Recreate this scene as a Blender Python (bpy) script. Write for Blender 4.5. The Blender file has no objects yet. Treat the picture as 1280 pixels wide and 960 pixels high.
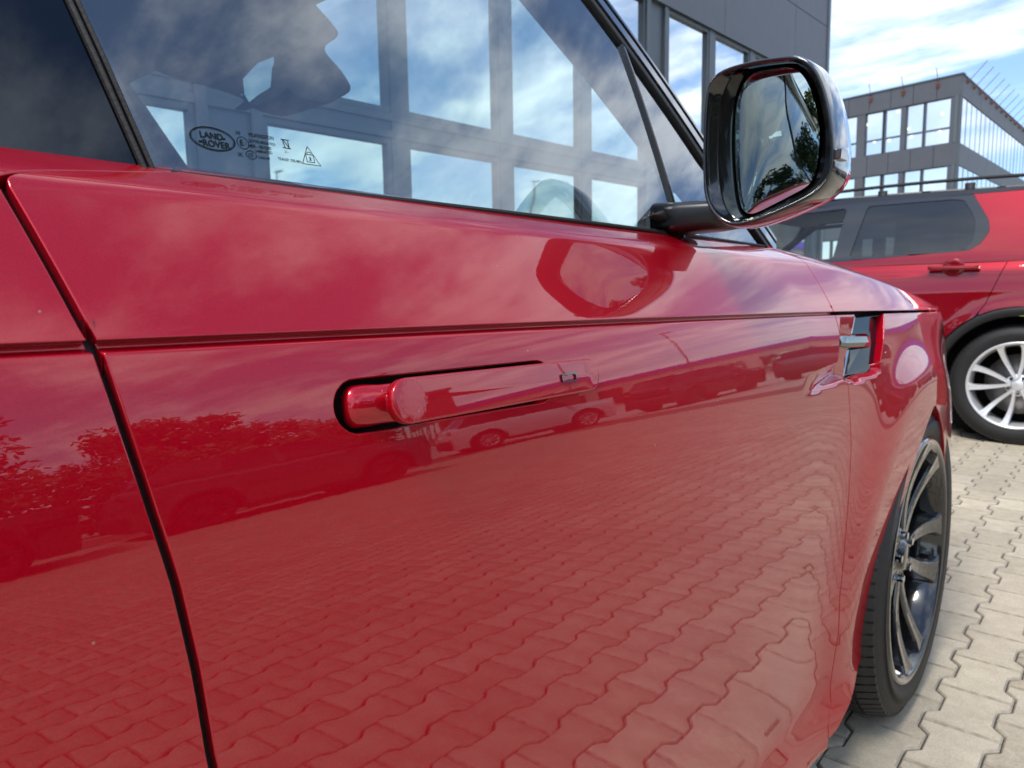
import bpy, bmesh, math, random
import numpy as np
from mathutils import Vector, Matrix
random.seed(7); rng = np.random.default_rng(7)
PI = math.pi; R = math.radians
S = bpy.context.scene
COL = S.collection

# ------------------------------------------------------------------ camera
CAM = np.array([0.0, 0.0, 1.05]); FPX = 900.0
def camera_axes(vpx=1425.0, hor=366.0, roll=R(1.0)):
    pitch = math.atan((480 - hor) / FPX)
    lo, hi = 0.2, 1.2
    for _ in range(60):
        yaw = (lo + hi) / 2
        w = np.array([-math.sin(yaw)*math.cos(pitch), math.cos(yaw)*math.cos(pitch), -math.sin(pitch)])
        r = np.array([math.cos(yaw), math.sin(yaw), 0.0]); d = np.cross(w, r)
        r2 = r*math.cos(roll) + d*math.sin(roll); d2 = -r*math.sin(roll) + d*math.cos(roll)
        if 640 + FPX*r2[1]/w[1] < vpx: lo = yaw
        else: hi = yaw
    return r2, d2, w
CR, CD, CW = camera_axes()
def ray(px, py): return CR*(px-640)/FPX + CD*(py-480)/FPX + CW
cam = bpy.data.cameras.new('camera'); camo = bpy.data.objects.new('camera', cam); COL.objects.link(camo)
camo.matrix_world = Matrix(((CR[0], -CD[0], -CW[0], CAM[0]), (CR[1], -CD[1], -CW[1], CAM[1]), (CR[2], -CD[2], -CW[2], CAM[2]), (0, 0, 0, 1)))
cam.sensor_width = 36; cam.lens = FPX/1280*36; cam.clip_start = 0.02; cam.clip_end = 3000
cam.dof.use_dof = True; cam.dof.focus_distance = 0.62; cam.dof.aperture_fstop = 14
S.camera = camo

# ------------------------------------------------------------------ world, sun, exposure
SUN_EL, SUN_AZ = R(58), R(176)          # azimuth of the sun measured from +Y towards +X
world = bpy.data.worlds.new('World'); S.world = world; world.use_nodes = True
def build_world():
    nt = world.node_tree; N = nt.nodes; L = nt.links; N.clear()
    out = N.new('ShaderNodeOutputWorld'); bg = N.new('ShaderNodeBackground'); bg.inputs[1].default_value = 0.15
    sky = N.new('ShaderNodeTexSky'); sky.sky_type = 'NISHITA'; sky.sun_disc = False
    sky.sun_elevation = SUN_EL; sky.sun_rotation = SUN_AZ; sky.air_density = 1.0; sky.dust_density = 0.6; sky.ozone_density = 2.0
    co = N.new('ShaderNodeTexCoord'); sep = N.new('ShaderNodeSeparateXYZ'); L.new(co.outputs['Generated'], sep.inputs[0])
    mx = N.new('ShaderNodeMath'); mx.operation = 'MAXIMUM'; L.new(sep.outputs['Z'], mx.inputs[0]); mx.inputs[1].default_value = 0.0
    ad = N.new('ShaderNodeMath'); ad.operation = 'ADD'; L.new(mx.outputs[0], ad.inputs[0]); ad.inputs[1].default_value = 0.16
    dx = N.new('ShaderNodeMath'); dx.operation = 'DIVIDE'; L.new(sep.outputs['X'], dx.inputs[0]); L.new(ad.outputs[0], dx.inputs[1])
    dy = N.new('ShaderNodeMath'); dy.operation = 'DIVIDE'; L.new(sep.outputs['Y'], dy.inputs[0]); L.new(ad.outputs[0], dy.inputs[1])
    cb = N.new('ShaderNodeCombineXYZ'); L.new(dx.outputs[0], cb.inputs[0]); L.new(dy.outputs[0], cb.inputs[1])
    mp = N.new('ShaderNodeMapping'); mp.inputs['Scale'].default_value = (0.75, 1.35, 1); mp.inputs['Rotation'].default_value = (0, 0, R(28)); mp.inputs['Location'].default_value = (3.1, 1.7, 0)
    L.new(cb.outputs[0], mp.inputs[0])
    n1 = N.new('ShaderNodeTexNoise'); n1.inputs['Scale'].default_value = 1.3; n1.inputs['Detail'].default_value = 9; n1.inputs['Roughness'].default_value = 0.58; n1.inputs['Distortion'].default_value = 0.35
    L.new(mp.outputs[0], n1.inputs['Vector'])
    n2 = N.new('ShaderNodeTexNoise'); n2.inputs['Scale'].default_value = 3.6; n2.inputs['Detail'].default_value = 8; n2.inputs['Roughness'].default_value = 0.62
    L.new(mp.outputs[0], n2.inputs['Vector'])
    m1 = N.new('ShaderNodeMath'); m1.operation = 'MULTIPLY_ADD'; L.new(n2.outputs['Fac'], m1.inputs[0]); m1.inputs[1].default_value = 0.36; L.new(n1.outputs['Fac'], m1.inputs[2])
    mr = N.new('ShaderNodeMapRange'); mr.interpolation_type = 'SMOOTHSTEP'; L.new(m1.outputs[0], mr.inputs['Value'])
    mr.inputs['From Min'].default_value = 0.57; mr.inputs['From Max'].default_value = 0.84; mr.inputs['To Max'].default_value = 0.93; mr.inputs['To Min'].default_value = 0.06
    cl = N.new('ShaderNodeMixRGB'); cl.inputs[1].default_value = (4.6, 5.3, 6.3, 1); cl.inputs[2].default_value = (10.0, 10.3, 10.6, 1)
    L.new(n2.outputs['Fac'], cl.inputs[0])
    sat = N.new('ShaderNodeMixRGB'); sat.blend_type = 'MULTIPLY'; sat.inputs[0].default_value = 1.0; L.new(sky.outputs[0], sat.inputs[1]); sat.inputs[2].default_value = (0.78, 0.93, 1.10, 1)
    mix = N.new('ShaderNodeMixRGB'); L.new(mr.outputs[0], mix.inputs[0]); L.new(sat.outputs[0], mix.inputs[1]); L.new(cl.outputs[0], mix.inputs[2])
    L.new(mix.outputs[0], bg.inputs[0]); L.new(bg.outputs[0], out.inputs[0])
build_world()
sun = bpy.data.lights.new('sun', 'SUN'); sun.energy = 2.2; sun.angle = R(16); sun.color = (1.0, 0.95, 0.88)
suno = bpy.data.objects.new('sun', sun); COL.objects.link(suno)
sd = Vector((math.sin(SUN_AZ)*math.cos(SUN_EL), math.cos(SUN_AZ)*math.cos(SUN_EL), math.sin(SUN_EL)))
suno.rotation_euler = sd.to_track_quat('Z', 'Y').to_euler()
S.view_settings.view_transform = 'Standard'; S.view_settings.look = 'None'; S.view_settings.exposure = 0.5; S.view_settings.gamma = 1.0
S.cycles.max_bounces = 14; S.cycles.transparent_max_bounces = 24; S.cycles.glossy_bounces = 8; S.cycles.use_denoising = True
S.cycles.caustics_reflective = False; S.cycles.caustics_refractive = False

# ------------------------------------------------------------------ materials
def mat(name): 
    m = bpy.data.materials.new(name); m.use_nodes = True; nt = m.node_tree
    return m, nt, nt.nodes['Principled BSDF']
def noise(nt, scale, detail=4, coord='Object', rough=0.55):
    co = nt.nodes.new('ShaderNodeTexCoord'); n = nt.nodes.new('ShaderNodeTexNoise')
    n.inputs['Scale'].default_value = scale; n.inputs['Detail'].default_value = detail; n.inputs['Roughness'].default_value = rough
    nt.links.new(co.outputs[coord], n.inputs['Vector']); return n
def ramp2(nt, fac, c0, c1, p0=0.3, p1=0.7):
    r = nt.nodes.new('ShaderNodeValToRGB'); r.color_ramp.elements[0].position = p0; r.color_ramp.elements[1].position = p1
    r.color_ramp.elements[0].color = (*c0, 1); r.color_ramp.elements[1].color = (*c1, 1); nt.links.new(fac, r.inputs[0]); return r
def bump(nt, height, strength, dist=0.01):
    b = nt.nodes.new('ShaderNodeBump'); b.inputs['Strength'].default_value = strength; b.inputs['Distance'].default_value = dist
    nt.links.new(height, b.inputs['Height']); return b
def simple(name, c, rough=0.5, metal=0.0, var=0.15, scale=20.0, coat=0.0, bumps=0.0, coat_rough=0.03, spec=0.5):
    m, nt, p = mat(name)
    n = noise(nt, scale)
    c0 = tuple(max(0, x*(1-var)) for x in c); c1 = tuple(min(1, x*(1+var)) for x in c)
    nt.links.new(ramp2(nt, n.outputs['Fac'], c0, c1).outputs[0], p.inputs['Base Color'])
    p.inputs['Roughness'].default_value = rough; p.inputs['Metallic'].default_value = metal
    p.inputs['Coat Weight'].default_value = coat; p.inputs['Coat Roughness'].default_value = coat_rough
    p.inputs['Specular IOR Level'].default_value = spec
    if bumps:
        nt.links.new(bump(nt, n.outputs['Fac'], bumps, 0.004).outputs[0], p.inputs['Normal'])
    return m
def paint_material(name, c, metal=0.35, rough=0.38, coat_ior=1.75):
    m, nt, p = mat(name)
    fl = noise(nt, 900, 2)
    c0 = tuple(x*0.86 for x in c); c1 = tuple(min(1, x*1.14) for x in c)
    nt.links.new(ramp2(nt, fl.outputs['Fac'], c0, c1).outputs[0], p.inputs['Base Color'])
    vo = nt.nodes.new('ShaderNodeTexVoronoi'); vo.inputs['Scale'].default_value = 55; co_ = nt.nodes.new('ShaderNodeTexCoord'); nt.links.new(co_.outputs['Object'], vo.inputs['Vector'])
    sp = nt.nodes.new('ShaderNodeSeparateColor'); nt.links.new(vo.outputs['Color'], sp.inputs[0])
    th = nt.nodes.new('ShaderNodeMath'); th.operation = 'MULTIPLY'; nt.links.new(sp.outputs[0], th.inputs[0]); th.inputs[1].default_value = 0.055
    lt = nt.nodes.new('ShaderNodeMath'); lt.operation = 'LESS_THAN'; nt.links.new(vo.outputs['Distance'], lt.inputs[0]); nt.links.new(th.outputs[0], lt.inputs[1])
    gt = nt.nodes.new('ShaderNodeMath'); gt.operation = 'GREATER_THAN'; nt.links.new(sp.outputs[1], gt.inputs[0]); gt.inputs[1].default_value = 0.72
    an = nt.nodes.new('ShaderNodeMath'); an.operation = 'MULTIPLY'; nt.links.new(lt.outputs[0], an.inputs[0]); nt.links.new(gt.outputs[0], an.inputs[1])
    ds = nt.nodes.new('ShaderNodeMath'); ds.operation = 'MULTIPLY'; nt.links.new(an.outputs[0], ds.inputs[0]); ds.inputs[1].default_value = 0.45
    mxd = nt.nodes.new('ShaderNodeMixRGB'); nt.links.new(ds.outputs[0], mxd.inputs[0]); nt.links.new(p.inputs['Base Color'].links[0].from_socket, mxd.inputs[1]); mxd.inputs[2].default_value = (0.45, 0.36, 0.28, 1); nt.links.new(mxd.outputs[0], p.inputs['Base Color'])
    p.inputs['Metallic'].default_value = metal; p.inputs['Roughness'].default_value = rough; p.inputs['Specular IOR Level'].default_value = 0.02
    p.inputs['Coat Weight'].default_value = 1.0; p.inputs['Coat Roughness'].default_value = 0.012; p.inputs['Coat IOR'].default_value = coat_ior
    peel = noise(nt, 60, 2); nt.links.new(bump(nt, peel.outputs['Fac'], 0.02, 0.001).outputs[0], p.inputs['Coat Normal'])
    return m
M = {}
M['red'] = paint_material('red_paint', (0.42, 0.0018, 0.012), 0.35, 0.36, 1.58)
M['deep_red'] = paint_material('deep_red_paint', (0.25, 0.002, 0.009), 0.35, 0.38, 1.6)
M['black_gloss'] = simple('gloss_black_plastic', (0.006, 0.006, 0.007), 0.12, coat=1.0)
M['black_paint'] = paint_material('black_paint', (0.012, 0.012, 0.015), 0.2, 0.4, 1.6)
M['black_mat'] = simple('matt_black_trim', (0.012, 0.012, 0.013), 0.6, bumps=0.3, scale=300)
M['rubber'] = simple('black_rubber', (0.014, 0.013, 0.013), 0.7, bumps=0.2, scale=200)
M['black_satin'] = simple('satin_black_plastic', (0.005, 0.005, 0.006), 0.32)
M['dark'] = simple('dark_cavity', (0.004, 0.004, 0.004), 0.9)
M['chrome'] = simple('chrome', (0.45, 0.47, 0.5), 0.08, 1.0, 0.03)
M['smoke_chrome'] = simple('dark_chrome', (0.075, 0.082, 0.08), 0.06, 1.0, 0.05)
M['tyre'] = simple('tyre_rubber', (0.013, 0.0125, 0.012), 0.62, bumps=0.35, scale=90)
M['rim_black'] = simple('gloss_black_wheel_paint', (0.012, 0.012, 0.013), 0.16, 0.2, coat=1.0)
M['rim_silver'] = simple('silver_wheel_paint', (0.80, 0.80, 0.80), 0.36, 0.55, 0.04, coat=0.6)
M['steel'] = simple('brake_steel', (0.2, 0.19, 0.18), 0.45, 0.9)
M['headliner'] = simple('grey_headliner_cloth', (0.10, 0.11, 0.13), 0.95, bumps=0.3, scale=400)
M['cabin'] = simple('dark_cabin_plastic', (0.02, 0.022, 0.026), 0.55, bumps=0.3, scale=300)
M['cream'] = simple('pale_seat_leather', (0.35, 0.34, 0.31), 0.5, bumps=0.2, scale=120)
M['cladding'] = simple('grey_metal_cladding', (0.105, 0.112, 0.128), 0.5, 0.25, 0.05, 3)
M['cladding2'] = simple('grey_facade_panel', (0.085, 0.088, 0.098), 0.55, 0.15, 0.07, 1.5)
M['frame'] = simple('dark_window_frame', (0.10, 0.115, 0.125), 0.45, 0.3, 0.05, 5)
M['rust'] = simple('rusty_red_steel', (0.20, 0.075, 0.055), 0.7, 0.2, 0.3, 12)
M['white_paint'] = paint_material('white_paint', (0.75, 0.76, 0.77), 0.0, 0.4, 1.5)
M['grey_paint'] = paint_material('grey_paint', (0.10, 0.11, 0.12), 0.4, 0.4, 1.5)
M['blue_paint'] = paint_material('dark_blue_paint', (0.015, 0.03, 0.08), 0.4, 0.4, 1.5)
M['print'] = simple('black_glass_print', (0.006, 0.010, 0.014), 0.6, spec=0.1)
M['amber'] = simple('smoked_indicator_lens', (0.05, 0.03, 0.02), 0.1, coat=1.0)
M['tail'] = simple('red_lamp_lens', (0.35, 0.01, 0.01), 0.1, coat=1.0)
M['yellow_green'] = simple('yellow_green_surface', (0.65, 0.85, 0.12), 0.4)
M['bark'] = simple('tree_bark', (0.09, 0.065, 0.045), 0.9, bumps=0.6, scale=14)
M['wall'] = simple('pale_render_wall', (0.42, 0.36, 0.31), 0.9, var=0.1, scale=2)
M['purple'] = simple('violet_fascia_board', (0.12, 0.06, 0.38), 0.6)
M['white_board'] = simple('white_fascia', (0.75, 0.75, 0.75), 0.6)

def glass_material(name, tint, f0=0.05, gain=1.0, ref=(0.95, 0.98, 1.0), rough=0.0):
    """a pane: clear or tinted see-through plus a mirror layer that grows towards grazing view"""
    m = bpy.data.materials.new(name); m.use_nodes = True; nt = m.node_tree; N = nt.nodes; L = nt.links; N.clear()
    out = N.new('ShaderNodeOutputMaterial'); geo = N.new('ShaderNodeNewGeometry')
    dot = N.new('ShaderNodeVectorMath'); dot.operation = 'DOT_PRODUCT'; L.new(geo.outputs['Normal'], dot.inputs[0]); L.new(geo.outputs['Incoming'], dot.inputs[1])
    ab = N.new('ShaderNodeMath'); ab.operation = 'ABSOLUTE'; L.new(dot.outputs['Value'], ab.inputs[0])
    om = N.new('ShaderNodeMath'); om.operation = 'SUBTRACT'; om.inputs[0].default_value = 1.0; L.new(ab.outputs[0], om.inputs[1])
    pw = N.new('ShaderNodeMath'); pw.operation = 'POWER'; L.new(om.outputs[0], pw.inputs[0]); pw.inputs[1].default_value = 4.6
    ma = N.new('ShaderNodeMath'); ma.operation = 'MULTIPLY_ADD'; ma.use_clamp = True; L.new(pw.outputs[0], ma.inputs[0]); ma.inputs[1].default_value = (1-f0)*gain; ma.inputs[2].default_value = f0
    tr = N.new('ShaderNodeBsdfTransparent'); gl = N.new('ShaderNodeBsdfGlossy'); gl.inputs['Roughness'].default_value = rough; gl.inputs['Color'].default_value = (*ref, 1)
    nz = noise(nt, 3.0, 2); rc = ramp2(nt, nz.outputs['Fac'], tuple(x*0.97 for x in tint), tint); L.new(rc.outputs[0], tr.inputs['Color'])
    mx = N.new('ShaderNodeMixShader'); L.new(ma.outputs[0], mx.inputs[0]); L.new(tr.outputs[0], mx.inputs[1]); L.new(gl.outputs[0], mx.inputs[2]); L.new(mx.outputs[0], out.inputs[0])
    return m
M['glass'] = glass_material('side_window_glass', (0.58, 0.72, 0.71), 0.20)
M['screen_glass'] = glass_material('windscreen_glass', (0.86, 0.94, 0.93), 0.04, 0.6)
M['privacy'] = glass_material('privacy_glass', (0.012, 0.016, 0.028), 0.05, ref=(0.8, 0.88, 1.0))
def facade_glass(name, c, rough=0.02, wav=0.02, ior=2.6):
    m, nt, p = mat(name); n = noise(nt, 0.7, 2)
    p.inputs['Metallic'].default_value = 1.0; p.inputs['Roughness'].default_value = rough
    nt.links.new(bump(nt, n.outputs['Fac'], wav, 0.3).outputs[0], p.inputs['Normal']); 
    r = ramp2(nt, noise(nt, 0.35, 3).outputs['Fac'], tuple(x*0.9 for x in c), tuple(x*1.1 for x in c)); nt.links.new(r.outputs[0], p.inputs['Base Color'])
    return m
M['pane'] = facade_glass('facade_glass', (0.76, 0.78, 0.76), 0.03)
M['pane_far'] = facade_glass('far_facade_glass', (0.78, 0.76, 0.75), 0.10)
M['mirror'] = simple('mirror_glass', (0.44, 0.50, 0.47), 0.0, 1.0, 0.01)
def lamp_mat():
    m = bpy.data.materials.new('lit_ceiling_lamp'); m.use_nodes = True; nt = m.node_tree; nt.nodes.clear()
    o = nt.nodes.new('ShaderNodeOutputMaterial'); e = nt.nodes.new('ShaderNodeEmission'); e.inputs[0].default_value = (1, 0.96, 0.9, 1); e.inputs[1].default_value = 1.1
    nt.links.new(e.outputs[0], o.inputs[0]); return m
M['lamp'] = lamp_mat()
def leaf_mat():
    m, nt, p = mat('tree_leaves'); g = nt.nodes.new('ShaderNodeNewGeometry')
    r = ramp2(nt, g.outputs['Random Per Island'], (0.03, 0.055, 0.015), (0.11, 0.155, 0.045), 0, 1); nt.links.new(r.outputs[0], p.inputs['Base Color']); p.inputs['Roughness'].default_value = 0.6
    return m
M['leaf'] = leaf_mat()
def paver_mat():
    m, nt, p = mat('concrete_paver'); N = nt.nodes; L = nt.links
    g = N.new('ShaderNodeNewGeometry'); oi = N.new('ShaderNodeObjectInfo')
    ad = N.new('ShaderNodeMath'); ad.operation = 'ADD'; L.new(g.outputs['Random Per Island'], ad.inputs[0]); L.new(oi.outputs['Random'], ad.inputs[1])
    fr = N.new('ShaderNodeMath'); fr.operation = 'FRACT'; L.new(ad.outputs[0], fr.inputs[0])
    base = ramp2(nt, fr.outputs[0], (0.49, 0.425, 0.315), (0.62, 0.545, 0.415), 0, 1)
    co = N.new('ShaderNodeVectorMath'); co.operation = 'ADD'; L.new(g.outputs['Position'], co.inputs[0]); co.inputs[1].default_value = (11, 7, 3)
    def nz(s, d, r=0.6):
        n = N.new('ShaderNodeTexNoise'); n.inputs['Scale'].default_value = s; n.inputs['Detail'].default_value = d; n.inputs['Roughness'].default_value = r; L.new(co.outputs[0], n.inputs['Vector']); return n
    big = ramp2(nt, nz(1.6, 5).outputs['Fac'], (0.78, 0.78, 0.80), (1.06, 1.04, 1.0), 0.3, 0.7)
    fine = nz(170, 4, 0.75); fr2 = ramp2(nt, fine.outputs['Fac'], (0.80, 0.79, 0.78), (1.10, 1.10, 1.08), 0.33, 0.66)
    grime = ramp2(nt, nz(22, 5).outputs['Fac'], (0.88, 0.87, 0.86), (1.04, 1.04, 1.04), 0.35, 0.65)
    last = base
    for k in (big, fr2, grime):
        mu = N.new('ShaderNodeMixRGB'); mu.blend_type = 'MULTIPLY'; mu.inputs[0].default_value = 1; L.new(last.outputs[0], mu.inputs[1]); L.new(k.outputs[0], mu.inputs[2]); last = mu
    L.new(last.outputs[0], p.inputs['Base Color']); p.inputs['Roughness'].default_value = 0.88
    L.new(bump(nt, fine.outputs['Fac'], 0.5, 0.0015).outputs[0], p.inputs['Normal'])
    return m
M['paver'] = paver_mat()
M['paver_edge'] = simple('dirty_paver_edge', (0.35, 0.305, 0.235), 0.95, var=0.35, scale=40)
M['sand'] = simple('joint_sand', (0.13, 0.115, 0.09), 0.95, var=0.4, scale=60)
def far_ground():
    m, nt, p = mat('far_paving'); N = nt.nodes; L = nt.links
    co = N.new('ShaderNodeNewGeometry'); 
    br = N.new('ShaderNodeTexBrick'); br.inputs['Scale'].default_value = 1.0; br.inputs['Brick Width'].default_value = 0.2; br.inputs['Row Height'].default_value = 0.14; br.inputs['Mortar Size'].default_value = 0.004
    br.inputs['Color1'].default_value = (0.40, 0.37, 0.31, 1); br.inputs['Color2'].default_value = (0.46, 0.43, 0.36, 1); br.inputs['Mortar'].default_value = (0.2, 0.18, 0.15, 1)
    mp = N.new('ShaderNodeMapping'); mp.inputs['Rotation'].default_value = (0, 0, R(90)); L.new(co.outputs['Position'], mp.inputs[0]); L.new(mp.outputs[0], br.inputs['Vector'])
    L.new(br.outputs[0], p.inputs['Base Color']); p.inputs['Roughness'].default_value = 0.9; return m
M['far'] = far_ground()

# ------------------------------------------------------------------ helpers
def tag(o, label=None, cat=None, group=None, kind=None):
    if label: o['label'] = label
    if cat: o['category'] = cat
    if group: o['group'] = group
    if kind: o['kind'] = kind
    return o
def empty(name, loc=(0, 0, 0), rz=0.0, label=None, cat=None, group=None):
    o = bpy.data.objects.new(name, None); o.empty_display_size = 0.2; COL.objects.link(o); o.location = loc; o.rotation_euler = (0, 0, rz)
    return tag(o, label, cat, group)
def mesh_obj(name, verts, faces, m, parent=None, smooth=True, mats=None, fmat=None):
    me = bpy.data.meshes.new(name); me.from_pydata([tuple(map(float, v)) for v in verts], [], [tuple(int(i) for i in f) for f in faces])
    for k in (mats or [m]): me.materials.append(k)
    if fmat is not None: me.polygons.foreach_set('material_index', np.array(fmat, dtype=np.int32))
    me.polygons.foreach_set('use_smooth', np.full(len(me.polygons), smooth)); me.update()
    o = bpy.data.objects.new(name, me); COL.objects.link(o)
    if parent is not None: o.parent = parent
    return o
class MB:
    """collects simple solids into one mesh"""
    def __init__(s): s.v = []; s.f = []
    def add(s, v, f):
        b = len(s.v); s.v += [tuple(map(float, p)) for p in v]; s.f += [tuple(int(i)+b for i in q) for q in f]; return s
    def box(s, lo, hi, T=None):
        (a, b, c), (d, e, f) = lo, hi
        P = [(a, b, c), (d, b, c), (d, e, c), (a, e, c), (a, b, f), (d, b, f), (d, e, f), (a, e, f)]
        if T is not None: P = [tuple(T(p)) for p in P]
        return s.add(P, [(0, 3, 2, 1), (4, 5, 6, 7), (0, 1, 5, 4), (1, 2, 6, 5), (2, 3, 7, 6), (3, 0, 4, 7)])
    def tube(s, pts, rad, n=10, closed=False, flat=None):
        pts = [np.array(p, float) for p in pts]; m = len(pts); rings = []
        up0 = np.array([0.03, 0.02, 1.0])
        for i, p in enumerate(pts):
            if closed: t = pts[(i+1) % m] - pts[i-1]
            else: t = pts[min(i+1, m-1)] - pts[max(i-1, 0)]
            t = t/np.linalg.norm(t); a = np.cross(t, up0)
            if np.linalg.norm(a) < 1e-3: a = np.cross(t, np.array([1.0, 0, 0]))
            a /= np.linalg.norm(a); b = np.cross(t, a); r = rad[i] if hasattr(rad, '__len__') else rad
            fa, fb = flat if flat else (1, 1)
            rings.append([p + r*(fa*math.cos(2*PI*k/n)*a + fb*math.sin(2*PI*k/n)*b) for k in range(n)])
        V = [q for g in rings for q in g]; F = []
        for i in range(m if closed else m-1):
            j = (i+1) % m
            for k in range(n): F.append((i*n+k, i*n+(k+1) % n, j*n+(k+1) % n, j*n+k))
        if not closed: F += [tuple(range(n))[::-1], tuple((m-1)*n+k for k in range(n))]
        return s.add(V, F)
    def loft(s, rings, cap0=True, cap1=True, closed=True):
        n = len(rings[0]); V = [q for g in rings for q in g]; F = []
        for i in range(len(rings)-1):
            for k in range(n if closed else n-1): F.append((i*n+k, i*n+(k+1) % n, (i+1)*n+(k+1) % n, (i+1)*n+k))
        if cap0: F.append(tuple(range(n))[::-1])
        if cap1: F.append(tuple((len(rings)-1)*n+k for k in range(n)))
        return s.add(V, F)
    def build(s, name, m, parent=None, smooth=False, bevel=0.0, seg=2):
        o = mesh_obj(name, s.v, s.f, m, parent, smooth)
        if bevel:
            md = o.modifiers.new('bevel', 'BEVEL'); md.width = bevel; md.segments = seg; md.limit_method = 'ANGLE'; md.angle_limit = R(40)
        return o
def sm(a, b, x):
    t = np.clip((np.asarray(x, float)-a)/(b-a), 0, 1); return t*t*(3-2*t)
def catmull(pts, n=8, closed=True):
    P = [np.array(p, float) for p in pts]; m = len(P); out = []
    for i in range(m if closed else m-1):
        g = (lambda k: P[k % m]) if closed else (lambda k: P[min(max(k, 0), m-1)])
        p0, p1, p2, p3 = g(i-1), g(i), g(i+1), g(i+2)
        for j in range(n):
            t = j/n
            out.append(0.5*((2*p1)+(-p0+p2)*t+(2*p0-5*p1+4*p2-p3)*t*t+(-p0+3*p1-3*p2+p3)*t**3))
    if not closed: out.append(P[-1])
    return out
def poly_sdf(pts):
    P = np.array(pts, float)[:, :2]; Q = np.roll(P, -1, 0)
    def f(x, y):
        x = np.asarray(x, float); y = np.asarray(y, float); d = np.full(np.broadcast(x, y).shape, 1e9); inside = np.zeros(d.shape, bool)
        for (ax, ay), (bx, by) in zip(P, Q):
            ex, ey = bx-ax, by-ay; wx, wy = x-ax, y-ay; t = np.clip((wx*ex+wy*ey)/(ex*ex+ey*ey+1e-18), 0, 1)
            d = np.minimum(d, (wx-t*ex)**2+(wy-t*ey)**2)
            if ey != 0:
                c = ((ay > y) != (by > y)) & (x < ex*(y-ay)/ey+ax); inside ^= c
        d = np.sqrt(d); return np.where(inside, -d, d)
    return f
def panel(name, surf, us, vs, sdf, m, parent=None, lip=0.012, round_=0.0012, flip=False, thick=None, lip_dir=None):
    """a skin: the grid us x vs mapped by surf, clipped exactly along sdf = 0, its edge rolled inward by `lip`"""
    us = np.asarray(us, float); vs = np.asarray(vs, float); U, V = np.meshgrid(us, vs, indexing='ij'); F = sdf(U, V)
    F = np.where(np.abs(F) < 1e-9, 1e-9, F); nu, nv = F.shape
    ins = F < 0; cells = np.zeros((nu-1, nv-1), int)
    cells = ins[:-1, :-1].astype(int)+ins[1:, :-1]+ins[1:, 1:]+ins[:-1, 1:]
    idx = -np.ones((nu, nv), int); uv = []; 
    ii, jj = np.nonzero(ins)
    idx[ii, jj] = np.arange(len(ii)); uv = [(U[i, j], V[i, j]) for i, j in zip(ii, jj)]
    faces = []; full = np.argwhere(cells == 4)
    for i, j in full: faces.append((idx[i, j], idx[i+1, j], idx[i+1, j+1], idx[i, j+1]))
    cut = {}; bnd = []
    def edge(a, b):
        k = (a, b) if a < b else (b, a)
        if k not in cut:
            fa, fb = F[k[0]], F[k[1]]; t = fa/(fa-fb); t = min(max(t, 0.02), 0.98)
            cut[k] = len(uv); uv.append((U[k[0]]*(1-t)+U[k[1]]*t, V[k[0]]*(1-t)+V[k[1]]*t))
        return cut[k]
    for i, j in np.argwhere((cells > 0) & (cells < 4)):
        c = [(i, j), (i+1, j), (i+1, j+1), (i, j+1)]; poly = []; cuts = []
        for k in range(4):
            a, b = c[k], c[(k+1) % 4]
            if ins[a]: poly.append(idx[a])
            if ins[a] != ins[b]: e = edge(a, b); poly.append(e); cuts.append((e, ins[a]))
        if len(poly) >= 3: faces.append(tuple(poly))
        if len(cuts) == 2:
            (e0, o0), (e1, o1) = cuts
            bnd.append((e0, e1) if o0 else (e1, e0))
    # grid-edge boundary (where the region runs off the grid) gets no lip
    uv = np.array(uv); P = surf(uv[:, 0], uv[:, 1])
    h = 4e-4
    du = surf(uv[:, 0]+h, uv[:, 1])-surf(uv[:, 0]-h, uv[:, 1]); dv = surf(uv[:, 0], uv[:, 1]+h)-surf(uv[:, 0], uv[:, 1]-h)
    Nn = np.cross(du, dv); Nn /= np.linalg.norm(Nn, axis=1)[:, None]+1e-12
    if flip: Nn = -Nn
    if flip: faces = [f[::-1] for f in faces]
    verts = [tuple(p) for p in P]; norms = [n for n in Nn]
    if lip and bnd:
        ring = {}; 
        g = {}
        for a, b in bnd:
            for e in (a, b):
                if e not in g:
                    u, v = uv[e]; gu = (sdf(np.array([u+h]), np.array([v]))-sdf(np.array([u-h]), np.array([v])))[0]; gv = (sdf(np.array([u]), np.array([v+h]))-sdf(np.array([u]), np.array([v-h])))[0]
                    T = surf(np.array([u+h*np.sign(gu)*min(1, abs(gu)/h) if True else u]), np.array([v]))
                    d3 = (du[e]*gu+dv[e]*gv); nn = np.linalg.norm(d3); g[e] = d3/(nn+1e-12)
        for a, b in bnd:
            for e in (a, b):
                if e not in ring:
                    n = Nn[e]; o = g[e]; p = P[e]
                    i1 = len(verts); verts.append(tuple(p+o*round_*0.7-n*round_*0.3)); norms.append((n+o)/1.414)
                    i2 = len(verts); verts.append(tuple(p+o*round_-n*round_*1.3)); norms.append(o)
                    i3 = len(verts); verts.append(tuple(p+o*round_*0.9-n*lip)); norms.append(o)
                    ring[e] = (i1, i2, i3)
        for a, b in bnd:
            A = (a,)+ring[a]; B = (b,)+ring[b]
            for k in range(3):
                q = (A[k], A[k+1], B[k+1], B[k]); faces.append(q if flip else q)
    o = mesh_obj(name, verts, faces, m, parent)
    o.data.normals_split_custom_set_from_vertices([tuple(map(float, n)) for n in norms])
    return o

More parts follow.
